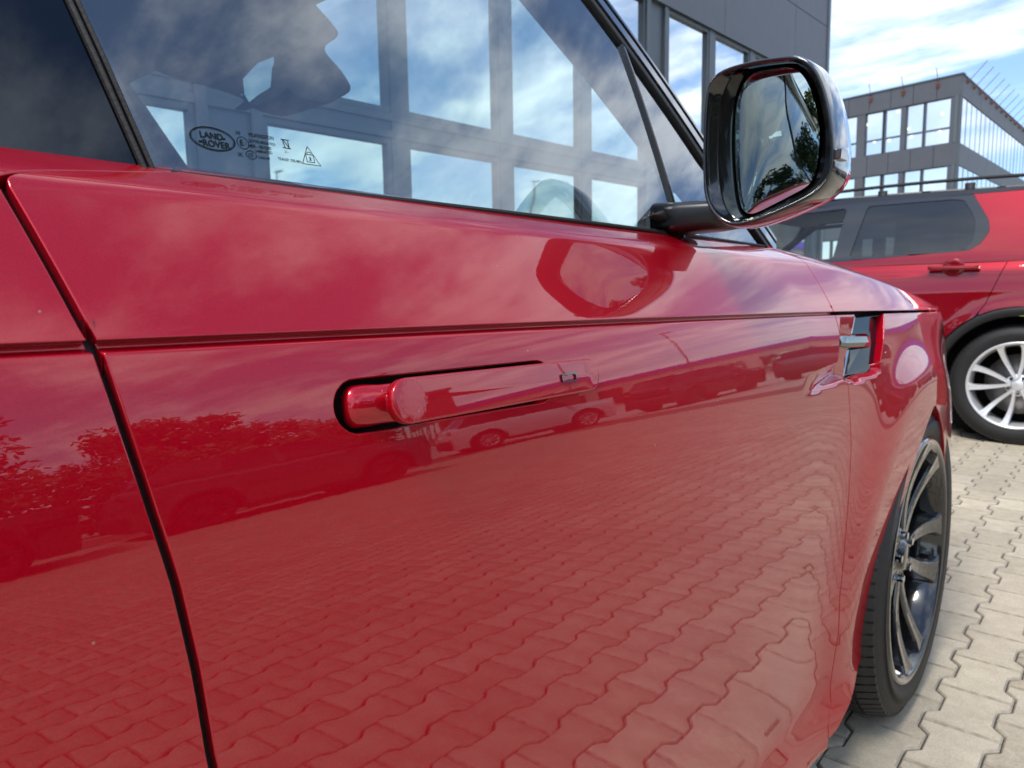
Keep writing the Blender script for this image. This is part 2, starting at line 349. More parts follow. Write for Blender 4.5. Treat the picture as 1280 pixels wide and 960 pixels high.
# ------------------------------------------------------------------ the near red car: its side surface
HUBY, HUBZ, XC = 1.93, 0.385, -1.465
REARY = HUBY-3.0
def zc(y): return 1.029-0.0145*y-0.0025*y*y
_phi = [(-0.905, -62), (-0.885, -38), (-0.868, -8), (-0.855, 3), (-0.80, 11), (-0.765, 9), (-0.745, 1), (-0.72, -3.5), (-0.64, -6), (-0.5, -4.8), (-0.38, -2.6), (-0.27, -0.2), (-0.19, 2.2), (-0.14, 4.6), (-0.115, 6.0), (-0.092, 7.4), (-0.07, 8.9), (-0.05, 10.5), (-0.03, 12.5), (-0.012, 15.5), (-0.002, 20), (0.004, 27), (0.03, 29), (0.07, 31.5), (0.100, 33), (0.106, 42), (0.113, 56), (0.125, 62), (0.15, 65), (0.165, 69), (0.19, 74), (0.22, 80)]
_u = np.arange(-0.905, 0.2201, 0.001)
_ph = np.radians(np.interp(_u, [a for a, b in _phi], [b for a, b in _phi]))
for _ in range(3):
    k = np.array([1, 2, 3, 2, 1.0]); k /= k.sum(); _ph = np.convolve(np.pad(_ph, 2, 'edge'), k, 'valid')
_i0 = int(np.argmin(np.abs(_u)))
_h = np.concatenate([[0], np.cumsum(0.5*(np.cos(_ph)[1:]+np.cos(_ph)[:-1])*0.001)]); _h -= _h[_i0]
_a = np.concatenate([[0], np.cumsum(-0.5*(np.sin(_ph)[1:]+np.sin(_ph)[:-1])*0.001)]); _a -= _a[_i0]
from_knots = lambda y, xs, vs: np.interp(y, xs, vs)
def kz(y):      # height of the shoulder above the crease shrinks towards the front
    return 1.0-0.80*sm(1.35, 2.45, y)
def x0(y):
    y = np.asarray(y, float)
    x = -0.425-0.012*np.clip((0.75-y)/1.2, 0, 3)**2
    x = x+0.026*sm(1.25, 1.95, y)-0.175*np.clip(y-1.95, 0, 5)**2-0.10*np.clip(y-2.5, 0, 5)**2
    return x
def groove(u): return -0.0075*sm(-0.0062, -0.0040, u)*(1-sm(0.0002, 0.0018, u))
LEDGE = None
def side_raw(y, u):
    y = np.asarray(y, float); u = np.asarray(u, float)
    h = np.interp(u, _u, _h); a = np.interp(u, _u, _a)
    up = u > 0; k = kz(y)
    Z = zc(y)+np.where(up, h*k, h); X = x0(y)+a*np.where(up, 0.35+0.65*k, 1.0)
    for hy in (HUBY, REARY):
        r = np.sqrt((y-hy)**2+(Z-HUBZ)**2)
        w = np.where(r < 0.43, 1.0, np.exp(-((r-0.43)/0.11)**2))*(1-sm(-0.17, -0.02, u))
        X = X+(0.024 if hy == HUBY else 0.045)*w
    return X, Z
def _ledge():
    P = []
    for p in [(1003, 501), (1030, 486), (1055, 475), (1072, 479), (1100, 466)]:
        y, u = hit(*p); P.append((y, float(side_raw(np.array([y]), np.array([u]))[1][0])))
    print('ledge', np.round(P, 3).tolist()); return P
def ledge_y(y):  # z of the air-vent scoop's ledge along the door and fender
    return np.interp(y, [p[0] for p in LEDGE], [p[1] for p in LEDGE])
def scoop(y, Z, u):
    y0_, y1_ = LEDGE[0][0], LEDGE[2][0]; d = 0.024*sm(y0_, y1_+0.02, y)*(1-sm(LEDGE[-1][0]-0.015, LEDGE[-1][0]+0.01, y))
    zl = ledge_y(y); full = sm(y1_-0.03, y1_+0.03, y); zt = (zl+0.035)*(1-full)+(zc(y)-0.008)*full
    return -d*sm(zl-0.002, zl+0.010, Z)*(1-np.clip((Z-zl-0.008)/(zt-zl-0.008), 0, 1))
def side(y, u):
    X, Z = side_raw(y, u)
    X = X+scoop(y, Z, u)+groove(u)
    return np.stack([X, np.asarray(y, float)+0*X, Z], -1)
_hits = {}
def march(px, py, off=0.0):
    """where the line of sight through a photo pixel meets the car's side (moved out by off), as (y, u)"""
    key = (px, py, off)
    if key in _hits: return _hits[key]
    v = ray(px, py)
    def F(t):
        y = t*v[1]; z = CAM[2]+t*v[2]-zc(y); hh = np.where(z > 0, z/kz(y), z); u = np.interp(hh, _h, _u)
        return t*v[0]-side_raw(y, u)[0]-off, y, u
    ts = np.linspace(0.1, 4.5, 900)
    for _ in range(3):
        f, y, u = F(ts); k = int(np.argmax(f <= 0)) or 1; ts = np.linspace(ts[k-1], ts[k], 60)
    f, y, u = F(ts); k = int(np.argmax(f <= 0)); _hits[key] = (float(y[k]), float(u[k])); return _hits[key]
def hit(px, py): return march(px, py)

LEDGE = _ledge()
def grid_u(lo, hi, step=0.006, extra=()):
    g = list(np.arange(lo, hi, step))+[hi]
    for a, b, s in ((-0.0075, 0.004, 0.0006),)+tuple(extra):
        a2, b2 = max(a, lo), min(b, hi)
        if b2 > a2: g = [q for q in g if not (a2-s*0.6 < q < b2+s*0.6)]+list(np.arange(a2, b2, s))+[b2]
    return np.array(sorted(set(np.round(g, 6))))

suv = empty('parked_suv', (XC, HUBY-1.5, 0), 0, 'red luxury SUV parked beside the camera, pop-out door handle and black mirror', 'car')
SO = Vector((XC, HUBY-1.5, 0))
def adopt(o, parent):
    """parent while keeping the world position"""
    bpy.context.view_layer.update(); pw = parent.matrix_world.copy()
    o.parent = parent; o.matrix_parent_inverse = pw.inverted(); return o

# shut lines (from points on the door edge)
rear_cut = [hit(*p) for p in [(100, 400), (120, 433), (139, 487), (157, 540), (192, 645), (219, 727), (245, 837), (264, 948)]]
_ru = np.array([p[1] for p in rear_cut][::-1]); _ry = np.array([p[0] for p in rear_cut][::-1])
TOPY, UPY = hit(3, 226)[0], hit(176, 192)[0]
def cut_rear(u):
    u = np.asarray(u, float)
    base = np.interp(u, np.concatenate([[-0.9, -0.7], _ru, [0.10]]), np.concatenate([[_ry[0]+0.14, _ry[0]+0.065], _ry, [TOPY]]))
    return np.where(u > 0.10, TOPY+(UPY-TOPY)*sm(0.104, 0.158, u), base)
front_cut = [hit(*p) for p in [(1018, 345), (1043, 392), (1053, 435), (1060, 480), (1064, 560), (1062, 602), (1056, 680), (1049.6, 747), (1048, 793), (1039, 879), (1035, 906)]]
_fu = np.array([p[1] for p in front_cut][::-1]); _fy = np.array([p[0] for p in front_cut][::-1])
_o = np.argsort(_fu); _fu, _fy = _fu[_o], _fy[_o]
def cut_front(u): return np.interp(u, _fu, _fy)
G = 0.0036; GF = 0.0019
# the slot behind the door handle: a stadium
def stadium(y, u, a, b, r):
    ax, ay = a; bx, by = b; ex, ey = bx-ax, by-ay; t = np.clip(((y-ax)*ex+(u-ay)*ey)/(ex*ex+ey*ey), 0, 1)
    return np.sqrt((y-ax-t*ex)**2+(u-ay-t*ey)**2)-r
_s0 = hit(440, 516); _s1 = hit(735, 472)
SR = 0.0205; _l = hit(417, 514); SA = (_l[0]+SR, _l[1]+0.001); SB = hit(674, 477)
print('slot', SA, SB, 'rear', list(zip(np.round(_ry, 3), np.round(_ru, 3))), 'front', list(zip(np.round(_fy, 3), np.round(_fu, 3))))
def fdoor(y, u):
    return np.maximum.reduce([cut_rear(u)+G-y, y-cut_front(u)+GF, 0*u+(-0.868-u), -stadium(y, u, SA, SB, SR)])
def rdoor(y, u):
    r = np.sqrt((y-REARY)**2+(zc(y)+np.interp(u, _u, _h)-HUBZ)**2)
    return np.maximum.reduce([y-cut_rear(u)+G, 0*u+(-0.868-u), 0.47-r, -0.78-y+0.1*u])
UTOP = 0.168
body_us = lambda a, b, s=0.006: np.arange(a, b+s, s)
door = empty('front_door', (0, 0, 0)); adopt(door, suv); 
door_skin = panel('door_skin', side, np.concatenate([np.arange(0.03, 1.15, 0.006), np.arange(1.15, 1.56, 0.003)]), grid_u(-0.88, UTOP, 0.006, ((-0.13, -0.008, 0.002), (0.098, 0.130, 0.002))), fdoor, M['red'], None)
adopt(door_skin, door)
rdoor_skin = panel('rear_door', side, np.arange(-0.85, 0.32, 0.008), grid_u(-0.88, UTOP, 0.008, ((0.098, 0.130, 0.002),)), rdoor, M['red'], None); adopt(rdoor_skin, suv)
# rear quarter
def quarter(y, u):
    r = np.sqrt((y-REARY)**2+(zc(y)+np.interp(u, _u, _h)-HUBZ)**2)
    return np.maximum.reduce([y+0.78-0.1*u+0.004, 0.45-r, -2.08-y+0*u, 0*u+(-0.868-u)])
adopt(panel('rear_quarter_panel', side, np.arange(-2.1, -0.6, 0.02), grid_u(-0.88, UTOP, 0.02), quarter, M['red']), suv)
# fender below the crease line, bonnet side above it
_arc = []
for _p in [(1168, 507), (1157, 537), (1145, 573), (1132, 615), (1120, 658), (1109, 700), (1097, 755), (1086, 799), (1074, 840), (1063, 876)]:
    _y, _uu = hit(*_p); _Z = float(side_raw(np.array([_y]), np.array([_uu]))[1][0]); _arc.append((math.atan2(_Z-HUBZ, -(_y-HUBY)), math.hypot(_y-HUBY, _Z-HUBZ)))
_arc.sort(); print('arch', np.round(_arc, 3).tolist())
def arch_r(y, Z):
    a = np.arctan2(Z-HUBZ, np.abs(HUBY-y)+0*Z); return np.interp(a, [q[0] for q in _arc], [q[1] for q in _arc])
def rz(y, u): return np.sqrt((y-HUBY)**2+(side_raw(y, u)[1]-HUBZ)**2)
VENT = poly_sdf([hit(*p) for p in [(1066, 384), (1103, 384), (1105, 425), (1101, 452), (1092, 465), (1071, 474), (1067, 450)]])
def fender(y, u):
    return np.maximum.reduce([cut_front(u)+GF-y, arch_r(y, side_raw(y, u)[1])-rz(y, u), u+0.0055, np.interp(y, [1.3, 1.44, 1.5, 1.6], [-0.868, -0.843, -0.80, -0.70])-u, y-2.86+0*u, -VENT(y, u)])
def bonnet_side(y, u):
    return np.maximum.reduce([cut_front(u)+GF-y, -u+0.0008, y-2.70+0*u])
adopt(panel('front_fender', side, np.concatenate([np.arange(1.25, 1.80, 0.003), np.arange(1.80, 2.95, 0.006)]), grid_u(-0.88, 0.01, 0.006, ((-0.13, -0.008, 0.002),)), fender, M['red'], lip=0.02), suv)
adopt(panel('bonnet_side', side, np.arange(1.25, 2.8, 0.006), grid_u(-0.01, 0.215, 0.004, ((0.098, 0.130, 0.002),)), bonnet_side, M['red'], lip=0.01), suv)
# bonnet top: bridges both shoulders
def bonnet_top():
    ys = np.arange(1.32, 2.82, 0.03); V = []; F = []; n = 25
    for i, y in enumerate(ys):
        e = side(np.array([min(y, 2.70)]), np.array([0.214]))[0]; e[1] = y; zz = e[2]-0.16*sm(2.55, 2.95, y)
        for k in range(n):
            s = k/(n-1)*2-1; x = XC+(e[0]-XC)*(-s); V.append((x, y, zz+0.055*(1-s*s)**0.8*(1-0.3*sm(2.2, 2.8, y))))
    for i in range(len(ys)-1):
        for k in range(n-1): F.append((i*n+k, i*n+k+1, (i+1)*n+k+1, (i+1)*n+k))
    return adopt(mesh_obj('bonnet', V, F, M['red']), suv)
bonnet_top()
# dark structure behind the skins, so gaps read black
def inner(sign=1, name='inner_shell', off=0.03, m='dark', us=None, y0=-2.05, y1=2.8):
    us = np.array([-0.85, -0.6, -0.4, -0.2, -0.1, 0.0, 0.06, 0.1, 0.135, 0.17]) if us is None else us
    ys = np.arange(y0, y1, 0.05); V = []; F = []; idx = {}
    Y, U = np.meshgrid(ys, us, indexing='ij'); P = np.stack([*side_raw(Y, U)[:1], Y, side_raw(Y, U)[1]], -1)
    for i in range(len(ys)):
        for j in range(len(us)):
            p = P[i, j].copy(); x = p[0]-off
            if sign < 0: x = 2*XC-p[0]+ (off if off > 0 else 0)
            V.append((x, p[1], p[2]-(0.02 if us[j] > 0.09 else 0)))
    n = len(us)
    for i in range(len(ys)-1):
        for j in range(n-1):
            yy, zz = ys[i]+0.025, 0.5*(P[i, j, 2]+P[i, j+1, 2])
            if min(math.hypot(yy-HUBY, zz-HUBZ), math.hypot(yy-REARY, zz-HUBZ)) < 0.50: continue
            F.append((i*n+j, i*n+j+1, (i+1)*n+j+1, (i+1)*n+j))
    return adopt(mesh_obj(name, V, F, M[m]), suv)
inner()
inner(-1, 'far_side_skin', 0.0, 'red')
inner(-1, 'far_inner_shell', -0.0, 'dark').location.x += 0.03
# arch liners, sill, floor
def arch_liner(y, side_x, sgn, name='wheel_arch_liner'):
    V = []; F = []; n = 28
    for k in range(n+1):
        a = PI*1.25*k/n-PI*0.125
        for x in (side_x-sgn*0.012, side_x-sgn*0.38): V.append((x, y+math.cos(a)*0.475, HUBZ+math.sin(a)*0.475))
    for k in range(n): F.append((2*k, 2*k+1, 2*k+3, 2*k+2))
    V.append((side_x-sgn*0.37, y, HUBZ)); c = len(V)-1
    for k in range(n): F.append((2*k+1, 2*k+3, c))
    return adopt(mesh_obj(name, V, F, M['black_mat']), suv)
for yy in (HUBY, REARY):
    arch_liner(yy, -0.42, 1); arch_liner(yy, 2*XC+0.42, -1)
b = MB(); b.box((2*XC+0.47, REARY+0.5, 0.19), (-0.47, HUBY-0.5, 0.22)); b.box((2*XC+0.75, -2.0, 0.3), (-0.80, 2.6, 0.34)); adopt(b.build('underbody', M['dark']), suv)

# ------------------------------------------------------------------ greenhouse of the near car
UG = 0.160
_g0 = side(np.array([0.5]), np.array([UG]))[0]; GX0 = _g0[0]+0.003; 
def gbase_z(y): return side(np.atleast_1d(y), np.full(np.atleast_1d(y).shape, UG))[:, 2]
def glass_side(y, v):
    """side-glass surface: v metres up the glass from its foot"""
    y = np.asarray(y, float); v = np.asarray(v, float); a0, a1 = R(19), R(30); L_ = 0.62
    ang = a0+(a1-a0)*np.clip(v, -0.05, L_)/L_*0.5
    z = 1.139-0.006*(y-0.5)+v*np.cos(ang); x = GX0-v*np.sin(ang)-0.012*np.clip((0.8-y)/1.2, 0, 3)**2-0.05*np.clip(y-0.55, 0, 3)**2
    return np.stack([x, y+0*x, z], -1)
def ghit(px, py, off=0.0, fn=None):
    fn = fn or glass_side; v = ray(px, py); best = None
    y, vv = 0.5, 0.1
    for _ in range(60):   # fixed point on the local plane
        P = fn(np.array([y]), np.array([vv]))[0]; du = (fn(np.array([y+1e-3]), np.array([vv]))[0]-P)/1e-3; dv = (fn(np.array([y]), np.array([vv+1e-3]))[0]-P)/1e-3
        A = np.stack([du, dv, -v], 1); s = np.linalg.solve(A, CAM-P); y += 0.7*s[0]; vv += 0.7*s[1]
    return float(y), float(vv)
gl = lambda pts: [ghit(*p) for p in pts]
print('glass foot', GX0, ghit(175, 190), ghit(850, 290), ghit(740, 0), ghit(520, 245))
g_rear_edge = gl([(92, 0), (178, 192)]); gdiv = gl([(775, 58), (845, 278)])
def ext(a, b, t): return (a[0]+(b[0]-a[0])*t, a[1]+(b[1]-a[1])*t)
TOPV = 0.56
def at_v(a, b, v): t = (v-a[1])/(b[1]-a[1]); return ext(a, b, t)
apl = gl([(738, 0), (770, 42), (875, 196)]); aph = gl([(876, 205), (955, 306)])
re_lo, re_hi = at_v(g_rear_edge[0], g_rear_edge[1], -0.02), at_v(g_rear_edge[0], g_rear_edge[1], TOPV)
dv_lo, dv_hi = at_v(gdiv[0], gdiv[1], -0.02), gdiv[0]
ap_hi = at_v(apl[0], apl[1], TOPV); ap_mid = apl[1]; ap_lo = at_v(aph[0], aph[1], -0.02) if abs(aph[1][1]-aph[0][1]) > 1e-6 else aph[1]
print('pillar', apl, aph, ap_hi, ap_lo, 'div', gdiv)
def pane(name, poly, m, parent, thick=0.004, step=0.02, fn=glass_side, off=0.0):
    P = np.array(poly); f = poly_sdf(poly)
    sf = lambda y, v: fn(y, v)+np.array([off, 0, off*0.35])
    us = np.arange(P[:, 0].min()-step, P[:, 0].max()+2*step, step); vs = np.arange(P[:, 1].min()-step, P[:, 1].max()+2*step, step)
    return adopt(panel(name, sf, us, vs, f, M[m], None, lip=thick, round_=0.0004), parent)
pane('door_window', [re_lo, (dv_lo[0], dv_lo[1]), dv_hi, ap_mid, ap_hi, re_hi], 'glass', door)
pane('quarter_window', [(dv_lo[0]+0.006, -0.02), (ap_lo[0]-0.02, -0.02), (apl[2][0]-0.01, apl[2][1]-0.012), (apl[1][0]+0.008, apl[1][1]-0.004)], 'glass', door)
rq_hi = at_v(g_rear_edge[0], g_rear_edge[1], TOPV)
pane('rear_door_window', [(-0.70, -0.02), (re_lo[0]-0.006, -0.02), (re_hi[0]-0.006, TOPV), (-0.72, TOPV)], 'privacy', suv, off=0.002)
pane('rear_quarter_window', [(-1.75, -0.02), (-0.73, -0.02), (-0.75, TOPV), (-1.9, TOPV*0.85)], 'privacy', suv, off=0.001)
def strip(name, pts, w, t, m, parent, fn=glass_side, off=0.004, seg=6, bev=0.0015):
    """a raised band following points on the glass surface"""
    rings = []
    Q = []
    for a, b_ in zip(pts[:-1], pts[1:]):
        for k in range(seg): Q.append(ext(a, b_, k/seg))
    Q.append(pts[-1]); Q = [np.array(q) for q in Q]
    for i, q in enumerate(Q):
        tt = Q[min(i+1, len(Q)-1)]-Q[max(i-1, 0)]; tt = tt/np.linalg.norm(tt); nn = np.array([-tt[1], tt[0]])
        ww = w[0]+(w[1]-w[0])*i/(len(Q)-1) if hasattr(w, '__len__') else w
        P = []
        for s in (-1, 1):
            c = q+nn*ww/2*s; P.append(fn(np.array([c[0]]), np.array([c[1]]))[0])
        p = fn(np.array([q[0], q[0]+1e-3, q[0]]), np.array([q[1], q[1], q[1]+1e-3])); N_ = np.cross(p[1]-p[0], p[2]-p[0]); N_ /= np.linalg.norm(N_)
        if N_[0] < 0: N_ = -N_
        L_, R_ = P; e = (R_-L_)/ww*bev
        rings.append([L_-N_*0.01, L_+N_*(off+t-bev), L_+e+N_*(off+t), R_-e+N_*(off+t), R_+N_*(off+t-bev), R_-N_*0.01])
    mb = MB(); mb.loft(rings); o = mb.build(name, M[m] if isinstance(m, str) else m, None, False); return adopt(o, parent)
# seal between the two doors (two dark beads with a gap), divider, A-pillar bands
sl = lambda d: [(re_lo[0]+d, -0.02), (re_hi[0]+d, TOPV)]
strip('pillar_seal', sl(-0.0055), 0.0035, 0.003, 'rubber', door); strip('pillar_seal', sl(0.0005), 0.0035, 0.002, 'rubber', door)
strip('pillar_gap', sl(-0.0025), 0.004, -0.003, 'dark', door)
strip('window_divider', [(dv_lo[0]+0.003, -0.02), (gdiv[0][0]+0.003, gdiv[0][1]+0.004)], 0.006, 0.002, 'black_gloss', door)
def offp(pts, d):
    Q = [np.array(p) for p in pts]; out = []
    for i, q in enumerate(Q):
        tt = Q[min(i+1, len(Q)-1)]-Q[max(i-1, 0)]; tt /= np.linalg.norm(tt); out.append(tuple(q+np.array([-tt[1], tt[0]])*d))
    return out
APL = [ap_lo, apl[2], apl[1], ap_hi]      # from the foot up
APL = [APL[0], APL[1], ext(APL[1], APL[3], 0.33), ext(APL[1], APL[3], 0.66), APL[3]]
for off_, w_, t_, mm, nm in ((0.006, 0.014, 0.003, 'black_mat', 'a_pillar_seal'), (-0.014, 0.024, 0.006, 'black_gloss', 'a_pillar_cover'), (-0.0285, 0.004, 0.000, 'dark', 'a_pillar_gap'), (-0.036, 0.011, 0.008, 'black_gloss', 'a_pillar_edge')):
    strip(nm, offp(APL, off_), w_, t_, mm, suv)
# window foot seal
strip('window_foot_seal', [(-0.72, -0.004), (re_lo[0], -0.004), (ap_lo[0]-0.03, -0.004)], 0.005, 0.001, 'rubber', suv, seg=20)

# A point on the far side (mirror image)
mir = lambda p: np.array([2*XC-p[0], p[1], p[2]])
# windscreen surface between pillars
def gp(q): return glass_side(np.array([q[0]]), np.array([q[1]]))[0]
apts = [gp(q) for q in offp(APL, -0.040)]
ws_rows = []
for i, p in enumerate(apts):
    row = []
    for k in range(17):
        s = k/16*2-1; x = XC-(p[0]-XC)*s*-1 if False else XC+(p[0]-XC)*(-s)
        bulge = (1-s*s); row.append((x, p[1]+(0.20-0.05*i/4)*bulge, p[2]+0.012*bulge))
    ws_rows.append(row)
V = [q for r in ws_rows for q in r]; F = []
for i in range(len(ws_rows)-1):
    for k in range(16): F.append((i*17+k, (i+1)*17+k, (i+1)*17+k+1, i*17+k+1))
adopt(mesh_obj('windscreen', V, F, M['screen_glass']), suv)
# inner A-pillar trims (both sides): a triangular section band running behind the glass
inn = gl([(585, 0), (835, 262)])
def pillar_trim(flipx):
    T = mir if flipx else (lambda p: p)
    rings = []
    for i, q in enumerate(APL):
        P = gp(q)+np.array([-0.012, -0.004, 0]); W = np.array(ws_rows[i][1]) if True else 0
        t = i/(len(APL)-1)
        wid = 0.105+0.03*t
        D = np.array([-wid*0.62, -0.01-0.02*t, -0.01]); 
        rings.append([T(P), T(P+np.array([-0.028, 0.03, 0.004])), T(P+D+np.array([0, 0.03, 0])), T(P+D), T(P+np.array([-0.012, -wid*0.55, -0.012]))])
    mb = MB(); mb.loft(rings if not flipx else [r[::-1] for r in rings]); return adopt(mb.build('a_pillar_trim', M['cabin'], None, True), suv)
pillar_trim(False); pillar_trim(True)
# roof, header, headliner
ztop = gp(ap_hi)[2]; ytop = gp(ap_hi)[1]; xtop = gp(ap_hi)[0]
print('roof corner', xtop, ytop, ztop)
def roof(name, dz, m, y_front_off=0.0, inset=0.0):
    V = []; F = []; ys = np.linspace(-1.85, 0, 14); n = 17
    for i in range(15):
        for k in range(n):
            s = k/(n-1)*2-1; bul = 1-s*s; yf = ytop+0.15*bul+y_front_off
            y = -1.9+(yf+1.9)*i/14; hw = (xtop-XC)-inset
            x = XC-hw*s; z = ztop+dz+0.075*bul**0.7+0.05*math.sin(PI*min(1, max(0, (yf-y)/1.6))*0.5)
            V.append((x, y, z))
    for i in range(14):
        for k in range(n-1): F.append((i*n+k, (i+1)*n+k, (i+1)*n+k+1, i*n+k+1))
    return adopt(mesh_obj(name, V, F, M[m]), suv)
roof('roof', 0.02, 'black_paint'); roof('headliner', -0.035, 'headliner', 0.0, 0.03)
for sgn in (0, 1):
    T = mir if sgn else (lambda p: p)
    mb = MB(); pts = [T(gp((y, TOPV+0.005))+np.array([0, 0, 0.01])) for y in np.linspace(ap_hi[0]+0.01, -1.9, 14)]
    mb.tube(pts, 0.030, 10); adopt(mb.build('roof_rail_trim', M['black_gloss'], None, True), suv)
# far side windows (clear front, dark rear), B pillar trims, tailgate
def far_fn(y, v): 
    P = glass_side(y, v); P = P.copy(); P[..., 0] = 2*XC-P[..., 0]; return P
o = pane('far_front_window', [re_lo, (ap_lo[0]-0.02, -0.02), APL[1], ap_hi, re_hi], 'screen_glass', suv, fn=far_fn)
o = pane('far_rear_window', [(-1.7, -0.02), (re_lo[0]-0.01, -0.02), (re_hi[0]-0.01, TOPV), (-1.9, TOPV)], 'privacy', suv, fn=far_fn)
bp = gl([(120, 0), (212, 190)])
for sgn in (0, 1):
    fn = far_fn if sgn else glass_side; dx = 0.012 if sgn else -0.012
    q0 = at_v(bp[0], bp[1], -0.03); q1 = at_v(bp[0], bp[1], TOPV)
    mb = MB(); rings = []
    for t in (0, 0.5, 1):
        e = ext(q0, q1, t); w = ext((re_lo[0]-0.10, -0.03), (re_hi[0]-0.10, TOPV), t)
        A = fn(np.array([e[0]]), np.array([e[1]]))[0]+[dx, 0, 0]; B = fn(np.array([w[0]]), np.array([w[1]]))[0]+[dx, 0, 0]
        rings.append([A, B, B+np.array([dx*5, 0, 0]), A+np.array([dx*5, -0.02, 0])])
    mb.loft(rings); adopt(mb.build('b_pillar_trim', M['cabin'], None, False, 0.004), suv)
mb = MB()
hw = xtop-XC
mb.loft([[(XC+hw*s*0.97, -1.88, ztop-0.02) for s in (-1, -0.5, 0, 0.5, 1)], [(XC+(hw+0.1)*s, -2.0, 1.2) for s in (-1, -0.5, 0, 0.5, 1)]], False, False, False); adopt(mb.build('rear_window', M['privacy'], None, True), suv)
mb = MB(); hw2 = -0.50-XC
mb.loft([[(XC+hw2*s, -2.0-0.05*(1-s*s), z) for s in (-1, -0.6, 0, 0.6, 1)] for z in (1.2, 1.0, 0.7, 0.35)], False, False, False); adopt(mb.build('tailgate', M['red'], None, True), suv)
mb = MB(); mb.loft([[(XC+(hw2+0.02)*s, 2.68+0.22*(1-s*s)+dy, z) for s in (-1, -0.7, -0.3, 0, 0.3, 0.7, 1)] for z, dy in ((0.93, -0.14), (0.85, 0.0), (0.6, 0.03), (0.35, 0.0), (0.22, -0.1))], False, False, False); adopt(mb.build('front_bumper', M['red'], None, True), suv)

# cabin: dashboard, wheel, seats, interior mirror with sensor housing
mb = MB(); mb.box((2*XC+0.52, 1.00, 0.75), (-0.60, 1.45, 1.085)); adopt(mb.build('dashboard', M['cabin'], None, True, 0.05, 4), suv)
def seat(x):
    mb = MB()
    mb.loft([[(x+a*w, -0.05-0.28*t+0.04*math.cos(a*1.3), 0.62+0.62*t) for a in (-1, -0.6, 0, 0.6, 1)]+[(x+a*w, -0.19-0.28*t, 0.62+0.62*t) for a in (1, 0.6, 0, -0.6, -1)] for t, w in ((0, 0.25), (0.3, 0.27), (0.7, 0.26), (0.95, 0.20), (1.0, 0.17))])
    mb.loft([[(x+a*w, y, z) for a, z in ((-1, 0.45), (1, 0.45), (1, 0.62), (-1, 0.62))] for y, w in ((-0.2, 0.25), (0.1, 0.27), (0.38, 0.25))])
    s_ = adopt(mb.build('seat', M['cabin'], None, True, 0.02), suv)
    mb = MB(); mb.loft([[(x+a*0.12*w, -0.33+d, 1.27+0.17*t) for a, d in ((-1, 0), (0, 0.03), (1, 0), (1, -0.07), (0, -0.09), (-1, -0.07))] for t, w in ((0, 0.8), (0.25, 1), (0.8, 1), (1, 0.8))])
    adopt(mb.build('head_restraint', M['cabin'], None, True, 0.015), s_)
seat(-0.98); seat(-1.95)
mb = MB(); c0 = np.array([-1.86, 0.72, 0.98]); ax1 = np.array([1, 0, 0]); ax2 = np.array([0, -0.35, 0.94])
mb.tube([c0+0.185*(math.cos(a)*ax1+math.sin(a)*ax2) for a in np.linspace(0, 2*PI, 33)[:-1]], 0.014, 8, True)
for a in (PI*0.02, PI*0.98, PI*1.5): mb.tube([c0+0.03*(math.cos(a)*ax1+math.sin(a)*ax2), c0+0.18*(math.cos(a)*ax1+math.sin(a)*ax2)], 0.016, 8)
mb.tube([c0+[0, 0.25, -0.05], c0], 0.04, 10); adopt(mb.build('steering_wheel', M['cabin'], None, True), suv)
def onx(px, py, X): v = ray(px, py); t = X/v[0]; return CAM+t*v
def slab(name, pix, X, th, m, parent, bevel=0.004, n=1):
    """a housing whose outline is known and which is `th` thick along X"""
    A = [onx(x, y, X) for x, y in pix]; B_ = [p+np.array([-th, 0, 0]) for p in A]
    mb = MB(); mb.loft([B_, A] if True else None); return adopt(mb.build(name, M[m], None, False, bevel, 3), parent)
slab('sensor_housing', [tuple(p) for p in catmull([(150, -80), (360, -50), (392, 0), (416, 28), (424, 44), (407, 61), (428, 88), (440, 111), (424, 123), (412, 129), (396, 129), (368, 120), (348, 104), (304, 88), (278, 81), (240, 66), (205, 40)], 4)], -1.36, 0.16, 'cabin', suv, 0.006)
mh = slab('interior_mirror', [(352, 62), (358, 78), (358, 112), (345, 122), (322, 133), (309, 131), (325, 118), (341, 108), (343, 84)], -1.30, 0.05, 'cabin', suv, 0.002)
slab('interior_mirror_glass', [(303, 98), (322, 78), (343, 70), (343, 106), (312, 130), (305, 118)], -1.305, 0.012, 'mirror', suv, 0.001)
# overhead console and visors
mb = MB(); mb.box((-1.62, 0.25, ztop-0.045), (-1.30, 0.72, ztop+0.02)); adopt(mb.build('overhead_console', M['headliner'], None, False, 0.01, 3), suv)
for x in (-1.0, -1.95):
    mb = MB(); mb.box((x-0.2, 0.42, ztop-0.022), (x+0.2, 0.60, ztop+0.004)); adopt(mb.build('sun_visor', M['headliner'], None, False, 0.008, 3), suv)

